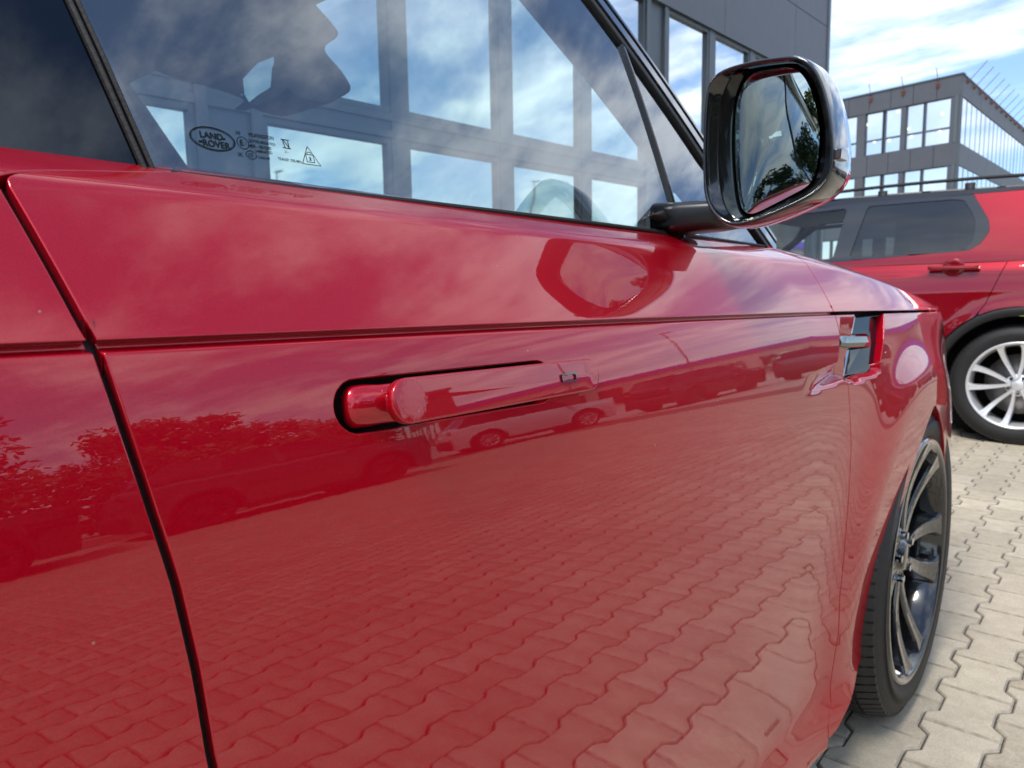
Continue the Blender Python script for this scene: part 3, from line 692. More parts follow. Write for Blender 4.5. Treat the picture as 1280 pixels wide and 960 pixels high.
# ------------------------------------------------------------------ door handle
def body_pt(y, u, off=0.0):
    h = 1e-3; P = np.stack([side_raw(np.array([y]), np.array([u]))[0], np.array([y]), side_raw(np.array([y]), np.array([u]))[1]], -1)[0]
    def q(a, b_): X, Z = side_raw(np.array([a]), np.array([b_])); return np.array([X[0], a, Z[0]])
    n = np.cross(q(y+h, u)-P, q(y, u+h)-P); n /= np.linalg.norm(n)
    if n[0] < 0: n = -n
    return P+n*off
def handle_paint(c):  # body red with a paler, bumpier irregular patch mixed in around c
    m = M['red'].copy(); m.name = 'red_paint_with_pale_patch'; nt = m.node_tree; N = nt.nodes; L = nt.links; p = N['Principled BSDF']
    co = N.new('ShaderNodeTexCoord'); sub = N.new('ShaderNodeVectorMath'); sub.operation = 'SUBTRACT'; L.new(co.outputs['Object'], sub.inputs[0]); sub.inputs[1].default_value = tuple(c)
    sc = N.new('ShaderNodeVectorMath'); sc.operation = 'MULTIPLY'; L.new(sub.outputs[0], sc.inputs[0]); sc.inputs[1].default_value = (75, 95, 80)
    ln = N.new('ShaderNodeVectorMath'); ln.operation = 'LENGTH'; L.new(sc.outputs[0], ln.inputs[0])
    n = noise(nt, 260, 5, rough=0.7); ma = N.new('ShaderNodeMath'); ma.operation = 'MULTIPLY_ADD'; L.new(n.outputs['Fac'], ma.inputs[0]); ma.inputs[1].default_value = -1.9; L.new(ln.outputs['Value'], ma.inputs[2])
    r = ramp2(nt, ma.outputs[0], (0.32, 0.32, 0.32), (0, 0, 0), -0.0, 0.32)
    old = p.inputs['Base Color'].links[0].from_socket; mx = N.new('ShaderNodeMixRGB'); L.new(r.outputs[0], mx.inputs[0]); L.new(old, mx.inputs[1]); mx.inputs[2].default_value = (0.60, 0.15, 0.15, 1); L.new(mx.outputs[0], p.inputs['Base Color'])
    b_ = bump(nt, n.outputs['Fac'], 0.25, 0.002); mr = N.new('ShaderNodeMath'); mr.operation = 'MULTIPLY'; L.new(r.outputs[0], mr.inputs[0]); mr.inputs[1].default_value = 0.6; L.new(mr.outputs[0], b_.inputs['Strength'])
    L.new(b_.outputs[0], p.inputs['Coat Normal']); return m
def handle():
    # bar: stadium outline in the door's own (y,u) frame, standing 22 mm proud at its rear end, flush at its front end
    a = hit(512, 509); b_ = hit(738, 469)
    ya, ua = a; yb, ub = b_
    off = lambda t: 0.0225*(1-t)**1.0+0.0048
    # compensate parallax: the proud end lies nearer the lens
    onoff = march
    ya, ua = onoff(512, 509, 0.026); yb, ub = onoff(738, 469, 0.005)
    r = 0.0165
    A = np.array([ya, ua]); B = np.array([yb, ub]); L = np.linalg.norm(B-A); T_ = (B-A)/L; Nn = np.array([-T_[1], T_[0]])
    r = 0.0160
    print('handle', A, B, L)
    out = []
    for k in range(13): w = PI/2+PI*k/12; out.append((r*math.cos(w), r*math.sin(w)))
    for k in range(1, 20): out.append((L*k/20, -r))
    for k in range(13): w = -PI/2+PI*k/12; out.append((L+r*math.cos(w), r*math.sin(w)))
    for k in range(1, 20): out.append((L*(1-k/20), r))
    def ring(scale_in, doff):
        R_ = []
        for s, n in out:
            cs = min(max(s, 0), L); d = np.array([s-cs, n]); q = A+T_*(cs+d[0]*scale_in)+Nn*(n*scale_in if abs(n) > 0 else 0)
            t = min(max((s)/L, 0), 1); R_.append(body_pt(q[0], q[1], off(t)+doff))
        return R_
    rings = [ring(0.97, -0.0085), ring(1.0, -0.0065), ring(1.0, -0.0022), ring(0.985, -0.0010), ring(0.955, -0.0003), ring(0.93, 0.0), ring(0.90, 0.0001), ring(0.86, 0.0001), ring(0.5, 0.0001), ring(0.1, 0.0001)]
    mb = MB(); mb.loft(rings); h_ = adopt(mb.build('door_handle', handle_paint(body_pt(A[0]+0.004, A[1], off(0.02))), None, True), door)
    # key/lock badge near the front end: small dark rounded frame
    c = onoff(710, 474, 0.008); cq = np.array(c); ln, rr = 0.0130, 0.0042
    def rr_ring(k_, o): 
        R_ = []
        for k in range(24):
            w = 2*PI*k/24; e = np.array([math.copysign(abs(math.cos(w))**0.35, math.cos(w))*ln*k_, math.copysign(abs(math.sin(w))**0.35, math.sin(w))*rr*k_]) if k_ == 1 else np.array([math.copysign(abs(math.cos(w))**0.35, math.cos(w))*(ln-rr*0.34), math.copysign(abs(math.sin(w))**0.35, math.sin(w))*(rr-rr*0.34)])
            q = cq+T_*e[0]+Nn*e[1]; t = np.dot(q-A, T_)/L; R_.append(body_pt(q[0], q[1], off(min(max(t, 0), 1))+o))
        return R_
    mb = MB(); mb.loft([rr_ring(1, 0.0006), rr_ring(1, 0.0019), rr_ring(0.5, 0.0019), rr_ring(0.5, 0.0006)], False, False)
    adopt(mb.build('handle_button_surround', M['black_gloss'], None, False), door)
    # arm behind the rear end of the bar, ends in a rounded knuckle
    K = body_pt(SA[0]+0.000, SA[1], -0.006); E = body_pt(A[0]+0.012, A[1], 0.008)
    N = 22; rings = []
    d = E-K; dn = d/np.linalg.norm(d); upv = np.array([0, 0.1, 1.0]); sidev = np.cross(dn, upv); sidev /= np.linalg.norm(sidev); up2 = np.cross(sidev, dn)
    for t, s in ((-0.20, 0.25), (-0.19, 0.5), (-0.15, 0.78), (-0.08, 0.94), (0.0, 1.0), (0.2, 1.0), (0.35, 0.97), (0.5, 0.93), (0.75, 0.93), (1.1, 0.95)):
        c = K+d*t; rings.append([c+sidev*0.010*s*math.cos(2*PI*k/N)+up2*0.0155*s*math.sin(2*PI*k/N) for k in range(N)])
    mb = MB(); mb.loft(rings); adopt(mb.build('handle_arm', M['red'], None, True), door)
handle()
# slot pocket: dark dish behind the skin
def pocket():
    rings = []
    for d, s in ((0.006, 1.12), (0.028, 1.06), (0.034, 0.8), (0.034, 0.1)):
        rg = []
        for k in range(40):
            w = 2*PI*k/40; cx = SB if math.cos(w) > 0 else SA
            y = cx[0]+SR*s*math.cos(w); u = cx[1]+SR*s*math.sin(w); rg.append(body_pt(y, u, -d))
        rings.append(rg)
    mb = MB(); mb.loft(rings, False, True); adopt(mb.build('handle_pocket', M['dark'], None, True), door)
pocket()
# rubber strip in the shut line
mb = MB(); us_ = np.linspace(-0.86, 0.12, 60); mb.loft([[body_pt(float(cut_rear(np.array([u]))[0])+dd, u, o_) for dd, o_ in ((-0.006, -0.016), (-0.004, -0.009), (0.004, -0.009), (0.006, -0.016))] for u in us_]); adopt(mb.build('door_gap_seal', M['rubber'], None, True), suv)

# ------------------------------------------------------------------ fender vent
def vent():
    root = empty('fender_vent'); adopt(root, suv)
    pts = [hit(*p) for p in [(1064, 389), (1107, 389), (1107, 425), (1103, 454), (1093, 467), (1070, 477), (1065, 450)]]
    mb = MB(); mb.loft([[body_pt(p[0]+0.0, p[1], -0.045) for p in pts], [body_pt(p[0], p[1], -0.034) for p in pts]]); adopt(mb.build('vent_backing', M['black_gloss'], None, False), root)
    q = [hit(*p) for p in [(1082, 390.5), (1107, 390.5), (1107, 425), (1102, 453), (1092, 465), (1076, 470)]]
    mb = MB(); mb.loft([[body_pt(p[0], p[1], -0.034) for p in q], [body_pt(p[0], p[1], (-0.013 if i in (1, 2, 3, 4) else -0.030)) for i, p in enumerate(q)]]); adopt(mb.build('vent_insert', M['smoke_chrome'], None, False, 0.002), root)
    e = [hit(*p) for p in [(1075, 391), (1083, 391), (1077, 430), (1074, 467), (1070, 470)]]
    mb = MB(); mb.loft([[body_pt(p[0], p[1], -0.034) for p in e], [body_pt(p[0], p[1], -0.022) for p in e]]); adopt(mb.build('vent_fin', M['chrome'], None, False, 0.001), root)
    # chrome blade pointing rearwards
    a = hit(1053, 426); b_ = hit(1096, 424)
    rings = []
    for t in np.linspace(0, 1, 9):
        y = a[0]+(b_[0]-a[0])*t; u = a[1]+(b_[1]-a[1])*t; s = 0.5+0.5*min(1, t*3+0.3) if t < 0.25 else 1
        w = 0.0150*s; o = -0.004-0.010*t
        rings.append([body_pt(y, u-w, o-0.008), body_pt(y, u-w*0.9, o-0.001), body_pt(y, u-w*0.3, o+0.002), body_pt(y, u+w*0.55, o), body_pt(y, u+w, o-0.004), body_pt(y, u+w, o-0.010)])
    mb = MB(); mb.loft(rings); adopt(mb.build('vent_blade', M['smoke_chrome'], None, False, 0.0015), root)
vent()

# ------------------------------------------------------------------ wheels
def wheel(name, parent, Rt, Rr, W, m_rim, spokes='double', phase=0.0, tread=True, seg=96, m_face=None):
    """local frame: axle along +X (outer face at x=0), returns the part Empty"""
    root = bpy.data.objects.new(name, None); COL.objects.link(root)
    if parent is not None: root.parent = parent
    def lathe(prof, n=seg, close=False):
        V = []; F = []
        for k in range(n):
            a = 2*PI*k/n
            for x, r in prof: V.append((x, r*math.cos(a), r*math.sin(a)))
        m_ = len(prof)
        for k in range(n):
            j = (k+1) % n
            for i in range(m_-1): F.append((k*m_+i, k*m_+i+1, j*m_+i+1, j*m_+i))
        return V, F
    sw = 0.012
    prof = [(-W*0.96, Rr*0.98), (-W, Rr+0.01), (-W-sw*0.2, (Rt+Rr)/2), (-W+0.012, Rt-0.012), (-W+0.035, Rt-0.001), (-W/2, Rt), (-0.05, Rt-0.002), (-0.028, Rt-0.006), (-0.012, Rt-0.018), (-0.002, Rt-0.035), (0.003, Rt-0.05), (0.004, (Rt+Rr)/2), (0.001, Rr+0.022), (-0.003, Rr+0.014), (-0.004, Rr+0.006), (-0.012, Rr-0.003)]
    V, F = lathe(prof); mesh_obj('tyre', V, F, M['tyre'], root)
    if tread:
        mb = MB(); nb = 84
        for k in range(nb):
            a0 = 2*PI*(k+0.10)/nb; a1 = 2*PI*(k+0.86)/nb
            for x0_, x1_, r0, r1, sk in ((-0.052, -0.012, Rt+0.004, Rt-0.010, 0.0), (-0.10, -0.060, Rt+0.0055, Rt+0.0055, 0.012), (-0.155, -0.108, Rt+0.006, Rt+0.006, -0.010), (-0.21, -0.165, Rt+0.0055, Rt+0.0055, 0.01), (-W+0.012, -0.222, Rt-0.004, Rt+0.004, 0)):
                P = []
                for (rr_, top) in ((0.012, 0), (0, 1)):
                    for x, r in ((x0_, r0), (x1_, r1)):
                        for a in (a0, a1):
                            aa = a+sk*(1 if x == x1_ else 0); P.append((x, (r-rr_)*math.cos(aa), (r-rr_)*math.sin(aa)))
                mb.add(P, [(4, 5, 7, 6), (0, 1, 5, 4), (2, 6, 7, 3), (0, 4, 6, 2), (1, 3, 7, 5)])
        o = mb.build('tread_blocks', M['tyre'], root); o['kind'] = 'stuff'
    # rim barrel and lip
    prof = [(-0.010, Rr+0.004), (0.000, Rr+0.001), (0.001, Rr-0.006), (-0.006, Rr-0.014), (-0.03, Rr-0.020), (-0.08, Rr-0.030), (-W*0.9, Rr-0.02), (-W*0.95, Rr)]
    V, F = lathe(prof); rim = mesh_obj('rim', V, F, m_rim, root)
    # brake disc + hub
    V, F = lathe([(-0.13, 0.02), (-0.13, Rr*0.70), (-0.15, Rr*0.70), (-0.15, 0.02)], 64); mesh_obj('brake_disc', V, F, M['steel'], root)
    def spoke(a, w0, w1, bend, x0_, m_=None):
        rings = []; n = 10
        for i in range(n+1):
            t = i/n; r = 0.038+(Rr-0.016-0.038)*t; w = (w0+(w1-w0)*t**1.3)*(1+0.5*max(0, t-0.88)/0.12)
            off = bend*math.sin(PI*t*0.5)*1.0
            xx = x0_+(-0.006-x0_)*t**0.8-0.018*math.sin(PI*t)
            dep = 0.034+0.01*t
            c, s = math.cos(a), math.sin(a)
            def P(x, rr, tt): return (x, rr*c-tt*s, rr*s+tt*c)
            rings.append([P(xx-dep, r, off-w*1.15), P(xx-0.006, r, off-w), P(xx, r, off-w*0.82), P(xx-0.0015, r, off), P(xx, r, off+w*0.82), P(xx-0.006, r, off+w), P(xx-dep, r, off+w*1.15)])
        return rings
    for k in range(5):
        a = phase+2*PI*k/5
        mb = MB()
        if spokes == 'double':
            mb.loft(spoke(a-0.10, 0.013, 0.027, -0.040, -0.044)); mb.loft(spoke(a+0.10, 0.013, 0.023, 0.036, -0.044))
        else:
            mb.loft(spoke(a-0.06, 0.010, 0.019, -0.038, -0.028)); mb.loft(spoke(a+0.12, 0.010, 0.019, 0.050, -0.028))
        mb.build('spoke', m_face or m_rim, root, False, 0.002, 2)
    V, F = lathe([(-0.075, 0.075), (-0.050, 0.072), (-0.044, 0.062), (-0.045, 0.040), (-0.036, 0.036), (-0.032, 0.030), (-0.031, 0.001)], 40); mesh_obj('hub_cap', V, F, m_face or m_rim, root)
    for k in range(5):
        a = phase+2*PI*(k+0.5)/5; mb = MB(); mb.tube([(-0.06, 0.056*math.cos(a), 0.056*math.sin(a)), (-0.030, 0.056*math.cos(a), 0.056*math.sin(a))], 0.0095, 8); mb.build('wheel_nut', M['chrome'], root)
    return root
def copy_tree(o, parent=None):
    c = o.copy(); COL.objects.link(c)
    if parent is not None: c.parent = parent
    for ch in o.children: 
        k = copy_tree(ch, c); k.matrix_parent_inverse = ch.matrix_parent_inverse
    return c
w1 = wheel('front_wheel', None, 0.385, 0.298, 0.275, M['rim_black'], 'double', R(62))
w1.location = (-0.358, HUBY, HUBZ); w1.rotation_euler = (0, 0, 0); adopt(w1, suv)
w2 = copy_tree(w1); w2.name = 'rear_wheel'; w2.rotation_euler = (R(20), 0, 0); w2.location = (-0.38, REARY, HUBZ); adopt(w2, suv)
for yy, nm, rz_ in ((HUBY, 'front_wheel', 180), (REARY, 'rear_wheel', 180)):
    w3 = copy_tree(w1); w3.name = nm; w3.rotation_euler = (0, 0, R(rz_)); w3.location = (2*XC+0.38, yy, HUBZ); adopt(w3, suv)

# ------------------------------------------------------------------ exterior mirror
def ony(px, py, Y): v = ray(px, py); t = Y/v[1]; return CAM+t*v
def mirror_unit():
    root = empty('exterior_mirror'); adopt(root, suv)
    z8 = lambda x, y: (860+x/4, 60+y/4)
    YF = 0.92
    rim = [(76, 600), (78, 420), (86, 280), (108, 175), (170, 112), (300, 70), (440, 47), (545, 42), (615, 78), (665, 155), (702, 280), (724, 420), (728, 540), (712, 640), (655, 716), (560, 775), (400, 845), (290, 880), (205, 884), (130, 835), (86, 745)]
    gls = [(232, 500), (240, 330), (268, 210), (330, 132), (430, 108), (520, 102), (575, 135), (615, 200), (648, 300), (663, 410), (660, 520), (640, 630), (600, 690), (520, 735), (420, 785), (340, 822), (295, 826), (262, 790), (242, 690)]
    O = catmull([ony(*z8(*p), YF) for p in rim], 4)
    Gs = catmull([ony(*z8(*p), YF+0.035) for p in gls], 4)
    n = 84
    def resample(P, n):
        P = np.array(P); Q = np.vstack([P, P[:1]]); d = np.concatenate([[0], np.cumsum(np.linalg.norm(np.diff(Q, axis=0), axis=1))]); s = np.linspace(0, d[-1], n+1)[:-1]
        return np.stack([np.interp(s, d, Q[:, k]) for k in range(3)], 1)
    O = resample(O, n); Gs = resample(Gs, n); c = O.mean(0)
    # outer shell rings, growing then closing towards the front; outboard side bulges further
    def ringat(s, dy, sx=0.0, zs=0.0):
        q = O.copy(); q[:, 0] = c[0]+(O[:, 0]-c[0])*s+sx; q[:, 2] = c[2]+(O[:, 2]-c[2])*s+zs; q[:, 1] = O[:, 1]+dy; return q
    shell = [ringat(1.0, 0), ringat(1.012, 0.004), ringat(1.02, 0.02), ringat(1.02, 0.045, 0.001), ringat(0.99, 0.070, 0.001), ringat(0.92, 0.092, -0.001), ringat(0.78, 0.112, -0.005), ringat(0.55, 0.125, -0.010), ringat(0.28, 0.132, -0.014), ringat(0.05, 0.133, -0.015)]
    zsplit = ony(1055, 196, YF+0.02)[2]
    mb = MB(); mb.loft(shell, False, True); o = mb.build('mirror_shell', M['black_gloss'], None, True)
    adopt(o, root)
    # painted lower-front cap piece, a hair proud of the shell
    # seam bands: a thin groove ring where cap meets frame
    mb = MB(); ra, rb = ringat(1.024, 0.036), ringat(1.024, 0.0385); mb.loft([ra-[0, 0, 0], ringat(1.0215, 0.0365), ringat(1.0215, 0.038), rb], False, False)
    adopt(mb.build('mirror_cap_seam', M['dark'], None, False), root)
    # inner recess
    inn1 = ringat(0.955, 0.0005); inn0 = ringat(0.985, -0.0015)
    deep = Gs.copy(); cg = deep.mean(0); deep = cg+(deep-cg)*1.05
    # align start points by nearest angle
    def align(A, B, cA, cB):
        aa = np.arctan2(A[:, 2]-cA[2], A[:, 0]-cA[0]); i0 = int(np.argmin(np.abs(aa))); A = np.roll(A, -i0, 0)
        bb = np.arctan2(B[:, 2]-cB[2], B[:, 0]-cB[0]); j0 = int(np.argmin(np.abs(bb))); B = np.roll(B, -j0, 0)
        return A, B
    i1, dp = align(inn1, deep, c, cg); i0r, _ = align(inn0, deep, c, cg); o0, _ = align(O, deep, c, cg)
    mid = i1*0.55+dp*0.45; mid[:, 1] = YF+0.012
    lipr = i1*0.50+dp*0.50; lipr[:, 1] = YF+0.016
    mb = MB(); mb.loft([o0, i0r, i1, i1*0.985+c*0.015+[0, 0.010, 0], mid, lipr+[0, 0.004, 0], dp*0.9+lipr*0.1+[0, -0.004, 0], dp+[0, 0.006, 0]], False, False)
    adopt(mb.build('mirror_bezel', M['black_gloss'], None, True), root)
    # glass: slightly convex, aimed inboard
    g = []
    for s in (1.0, 0.97, 0.8, 0.6, 0.4, 0.2, 0.02):
        q = cg+(Gs-cg)*s; 
        nrm = None
        q[:, 1] = YF+0.033+0.0*s
        # tilt about the vertical axis and the horizontal one
        q[:, 1] += (q[:, 0]-cg[0])*(-0.05)+(q[:, 2]-cg[2])*(-0.03) - 0.004*(1-s*s)
        g.append(q)
    mb = MB(); mb.loft(g[::-1], True, False); adopt(mb.build('mirror_glass', M['mirror'], None, True), root)
    # indicator repeater block on the outboard side
    a = ony(1052, 194, YF+0.018); 
    mb = MB(); mb.loft([[a+np.array([dx_, dy_, dz_]) for dx_, dz_ in ((-0.006, -0.006), (0.003, -0.006), (0.004, 0.006), (-0.006, 0.006))] for dy_ in (-0.014, 0.012)])
    adopt(mb.build('indicator_repeater', M['amber'], None, False, 0.001), root)
    # arm and foot
    A = [ony(*p, 0.955) for p in ((862, 252), (905, 250), (935, 268), (930, 286), (868, 291))]
    P0 = np.array([-0.475, 0.93, 1.145])
    sec = lambda c_, w, h: [c_+np.array([0, math.cos(t)*w, math.sin(t)*h]) for t in np.linspace(0, 2*PI, 17)[:-1]]
    e = ony(862, 273, 0.985); f = ony(928, 266, 1.0); m_ = ony(900, 270, 0.99)
    sec = lambda c_, w, h: [c_+np.array([0, math.copysign(abs(math.cos(t))**0.5, math.cos(t))*w, math.copysign(abs(math.sin(t))**0.5, math.sin(t))*h]) for t in np.linspace(0, 2*PI, 33)[:-1]]
    mb = MB(); mb.loft([sec(e+[-0.04, 0, 0.001], 0.045, 0.0235), sec(e, 0.040, 0.0225), sec(m_, 0.036, 0.021), sec(f, 0.036, 0.019)]); adopt(mb.build('mirror_arm', M['black_satin'], None, True), root)
    # triangular foot on the door corner
    tri = [ghit(806, 272), ghit(840, 256), ghit(864, 254), ghit(872, 292), ghit(850, 292)]
    mb = MB(); mb.loft([[glass_side(np.array([q[0]]), np.array([q[1]]))[0]+[0.001, 0, 0] for q in tri], [glass_side(np.array([q[0]]), np.array([q[1]]))[0]+[0.016, 0, 0.004] for q in tri]]); adopt(mb.build('mirror_foot', M['black_mat'], None, False, 0.004, 3), root)
mirror_unit()

# ------------------------------------------------------------------ print on the door glass
def gframe(px, py):
    q = ghit(px, py); P = glass_side(np.array([q[0], q[0]+1e-3, q[0]]), np.array([q[1], q[1], q[1]+1e-3])); ex = P[1]-P[0]; ey = P[2]-P[0]; ex /= np.linalg.norm(ex); ey /= np.linalg.norm(ey); n = np.cross(ex, ey); return P[0]+n*0.0006, ex, ey, n
prints = []
def text(s, px, py, size, bold=0.0, narrow=1.0):
    P, ex, ey, n = gframe(px, py); cu = bpy.data.curves.new('t', 'FONT'); cu.body = s; cu.size = size; cu.align_x = 'LEFT'; cu.align_y = 'CENTER'; cu.offset = bold
    o = bpy.data.objects.new('t', cu); COL.objects.link(o); o.scale = (narrow, 1, 1); bpy.context.view_layer.update(); dg = bpy.context.evaluated_depsgraph_get()
    me = o.evaluated_get(dg).to_mesh(); vs = [P+ex*v.co.x*narrow+ey*v.co.y+n*0 for v in me.vertices]; fs = [tuple(p.vertices) for p in me.polygons]
    o.evaluated_get(dg).to_mesh_clear(); bpy.data.objects.remove(o); bpy.data.curves.remove(cu); return vs, fs
def ringmesh(px, py, a, b_, w, n=48, sq=1.0):
    P, ex, ey, nn = gframe(px, py); V = []; F = []
    for k in range(n):
        t = 2*PI*k/n; c_, s_ = math.cos(t), math.sin(t)
        for d in (0, w): V.append(P+ex*(a-d)*c_+ey*(b_-d)*s_)
    for k in range(n): j = (k+1) % n; F.append((2*k, 2*k+1, 2*j+1, 2*j))
    return V, F
def lines(px, py, segs, w):
    P, ex, ey, nn = gframe(px, py); V = []; F = []
    for (x0_, y0_), (x1_, y1_) in segs:
        d = np.array([x1_-x0_, y1_-y0_]); L_ = np.linalg.norm(d)+1e-9; nn2 = np.array([-d[1], d[0]])/L_*w/2; b0 = len(V)
        for (x, y, s) in ((x0_, y0_, 1), (x1_, y1_, 1), (x1_, y1_, -1), (x0_, y0_, -1)): V.append(P+ex*(x+s*nn2[0])+ey*(y+s*nn2[1]))
        F.append((b0, b0+1, b0+2, b0+3))
    return V, F
def scale_at(px, py):   # metres of glass per pixel along the glass's length and height
    P, ex, ey, n = gframe(px, py); a = ghit(px+1, py); q = ghit(px, py); b_ = ghit(px, py-1)
    return abs(a[0]-q[0]), abs(b_[1]-q[1])
sx, sy = scale_at(266, 174); print('scale', sx, sy)
mb = MB(); mb.add(*ringmesh(266, 174, 27.5*sx, 14.5*sy, 1.5*sx)); mb.add(*ringmesh(266, 174, 25.2*sx, 12.9*sy, 0.5*sx)); adopt(mb.build('maker_oval', M['print']), door)
mb = MB(); mb.add(*text('LAND', 249, 168, 10.8*sy, 0.00016, sx/sy*0.98)); mb.add(*text('-', 276.5, 172.5, 14*sy, 0.00035, sx/sy)); mb.add(*text('-', 248, 175.5, 14*sy, 0.00035, sx/sy)); mb.add(*text('ROVER', 253, 178.5, 10.8*sy, 0.00016, sx/sy*0.98)); adopt(mb.build('maker_lettering', M['print']), door)
mb = MB(); sx, sy = scale_at(305, 180)
mb.add(*text('XI', 294, 166, 6*sy, 0.00009, sx/sy)); mb.add(*text('PILKINGTON', 311, 168.5, 6.4*sy, 0.00010, sx/sy*0.82)); mb.add(*text('DOT592 M0256 FAS3', 311, 176, 5*sy, 0.00007, sx/sy*0.72)); mb.add(*text('43R - 001580', 311.5, 182.3, 5.8*sy, 0.00010, sx/sy*0.85))
mb.add(*text('LAMINATED', 319, 188.8, 4.8*sy, 0.00009, sx/sy*0.8)); mb.add(*ringmesh(303.5, 179, 7.2*sx, 7.6*sy, 0.8*sx)); mb.add(*text('E', 299.5, 178.6, 10*sy, 0.00010, sx/sy*0.9)); mb.add(*text('1', 305.6, 180, 5*sy, 0, sx/sy)); mb.add(*ringmesh(314, 194, 6.6*sx, 5.2*sy, 0.7*sx)); mb.add(*text('CCC', 309.6, 193.6, 5.5*sy, 0.00006, sx/sy*0.62)); mb.add(*text('E 000199', 323, 197, 4.4*sy, 0.00006, sx/sy*0.85)); mb.add(*text('EAC', 297.5, 193.2, 6*sy, 0.00008, sx/sy*0.5))
sx, sy = scale_at(357, 180)
mb.add(*lines(357, 181, [((-5*sx, 5.5*sy), (5*sx, 5.5*sy)), ((-5*sx, -4.5*sy), (5*sx, -4.5*sy)), ((-3*sx, 5*sy), (-2*sx, -4*sy)), ((-2*sx, 5*sy), (3*sx, -4*sy)), ((3*sx, 4*sy), (3*sx, -4*sy))], 1.1*sx)); mb.add(*text('21-', 355.5, 190, 4.5*sy, 0.00002, sx/sy*0.8)); mb.add(*text('TRANSP. 70% MIN.', 347, 198.8, 4.6*sy, 0.00008, sx/sy*0.78))
sx, sy = scale_at(387, 195)
mb.add(*lines(387, 197, [((-11*sx, -9*sy), (11*sx, -9*sy)), ((-11*sx, -9*sy), (0, 13*sy)), ((11*sx, -9*sy), (0, 13*sy)), ((-4.5*sx, -6*sy), (4.5*sx, -6*sy)), ((-4.5*sx, -6*sy), (-4.5*sx, 3*sy)), ((4.5*sx, -6*sy), (4.5*sx, 3*sy)), ((-4.5*sx, 3*sy), (4.5*sx, 3*sy)), ((-3*sx, 3*sy), (-2*sx, 6*sy)), ((-2*sx, 6*sy), (2*sx, 6*sy)), ((2*sx, 6*sy), (3*sx, 3*sy)), ((0, 1*sy), (0, -4*sy)), ((-1.6*sx, -1*sy), (1.6*sx, -1*sy)), ((-1.4*sx, -4.3*sy), (0, -2*sy)), ((1.4*sx, -4.3*sy), (0, -2*sy))], 0.8*sx))
adopt(mb.build('glass_marking', M['print']), door)

# ------------------------------------------------------------------ pavement
def paver_mesh():
    a, w = 0.0812, 0.0562; L_ = 0.0976
    out = [(-a, -L_), (-a, -0.066), (-w, -0.040), (-w, 0.040), (-a, 0.066), (-a, L_), (a, L_), (a, 0.066), (w, 0.040), (w, -0.040), (a, -0.066), (a, -L_)]
    P = np.array(out); n = len(P); inn = []
    for i in range(n):
        p0, p, p1 = P[i-1], P[i], P[(i+1) % n]; d0 = (p-p0)/np.linalg.norm(p-p0); d1 = (p1-p)/np.linalg.norm(p1-p); n0 = np.array([d0[1], -d0[0]]); n1 = np.array([d1[1], -d1[0]]); b_ = n0+n1; b_ /= np.dot(b_, n0)
        inn.append(p+b_*0.0038)
    V = [(x, y, -0.0045) for x, y in out]+[(x, y, 0.0) for x, y in inn]; F = [tuple(range(n, 2*n))[::-1]]+[(i, n+i, n+(i+1) % n, (i+1) % n) for i in range(n)]
    V2 = V+[(x, y, -0.014) for x, y in out]; F2 = F+[(2*n+i, i, (i+1) % n, 2*n+(i+1) % n) for i in range(n)]
    return V2, F2
pv, pf = paver_mesh()
# outward direction check: flip the inner offset when it grew
if abs(pv[12][0]) > abs(pv[0][0]):
    pv = [(x-(x-pv[i % 12][0])*2 if 12 <= i < 24 else x, y-(y-pv[i % 12][1])*2 if 12 <= i < 24 else y, z) for i, (x, y, z) in enumerate(pv)]
pave = mesh_obj('pavement', [(-8, -8, -0.016), (14, -8, -0.016), (14, 16, -0.016), (-8, 16, -0.016)], [(0, 1, 2, 3)], M['sand']); tag(pave, 'beige interlocking concrete block paving of the car park', 'pavement', kind='structure')
pme = bpy.data.meshes.new('paver'); pme.from_pydata(pv, [], pf); pme.materials.append(M['paver']); pme.materials.append(M['paver_edge']); pme.polygons.foreach_set('material_index', [0 if len(f) == 12 else 1 for f in pf]); pme.update()
cells = []
for i in range(-40, 78):
    for j in range(-28, 66):
        x = -0.249+0.14*i; y = 2.295+0.1+(0.1 if i % 2 else 0)+0.2*(j-12); cells.append((x, y))
def pixel(x, y, z=0.0):
    v = np.array([x, y, z])-CAM; d = v@CW; return (640+FPX*(v@CR)/d, 480+FPX*(v@CD)/d, d) if d > 0.05 else (1e9, 1e9, d)
def vis(c): 
    X, Y, d = pixel(*c); return 1010 < X < 1310 and 535 < Y < 1000 and d < 7 and d*0 == 0
near = sorted([c for c in cells if vis(c) and c[0] > -0.75], key=lambda c: pixel(*c)[2])[:290]; ns = set(near)
for x, y in near:
    o = bpy.data.objects.new('paver', pme); COL.objects.link(o); o.parent = pave; o.location = (x, y, random.uniform(-0.0012, 0.0008)); o.rotation_euler = (random.uniform(-1, 1)*0.004, random.uniform(-1, 1)*0.004, 0)
PV = np.array(pv); rest = [c for c in cells if c not in ns]; A = np.array(rest)
Vb = (PV[None]+np.concatenate([A, rng.uniform(-0.0012, 0.0008, (len(A), 1))], 1)[:, None]).reshape(-1, 3)
k = np.arange(len(A))*len(PV); Fb = []
for f in pf: Fb.append((k[:, None]+np.array(f)[None]))
me = bpy.data.meshes.new('paver_field'); loops = []; starts = []; tot = []; 
allf = []
q4 = np.concatenate([b_ for b_ in Fb if b_.shape[1] == 4]); q12 = np.concatenate([b_ for b_ in Fb if b_.shape[1] == 12])
lv = np.concatenate([q4.ravel(), q12.ravel()]); lt = np.concatenate([np.full(len(q4), 4), np.full(len(q12), 12)]); ls = np.concatenate([[0], np.cumsum(lt)[:-1]])
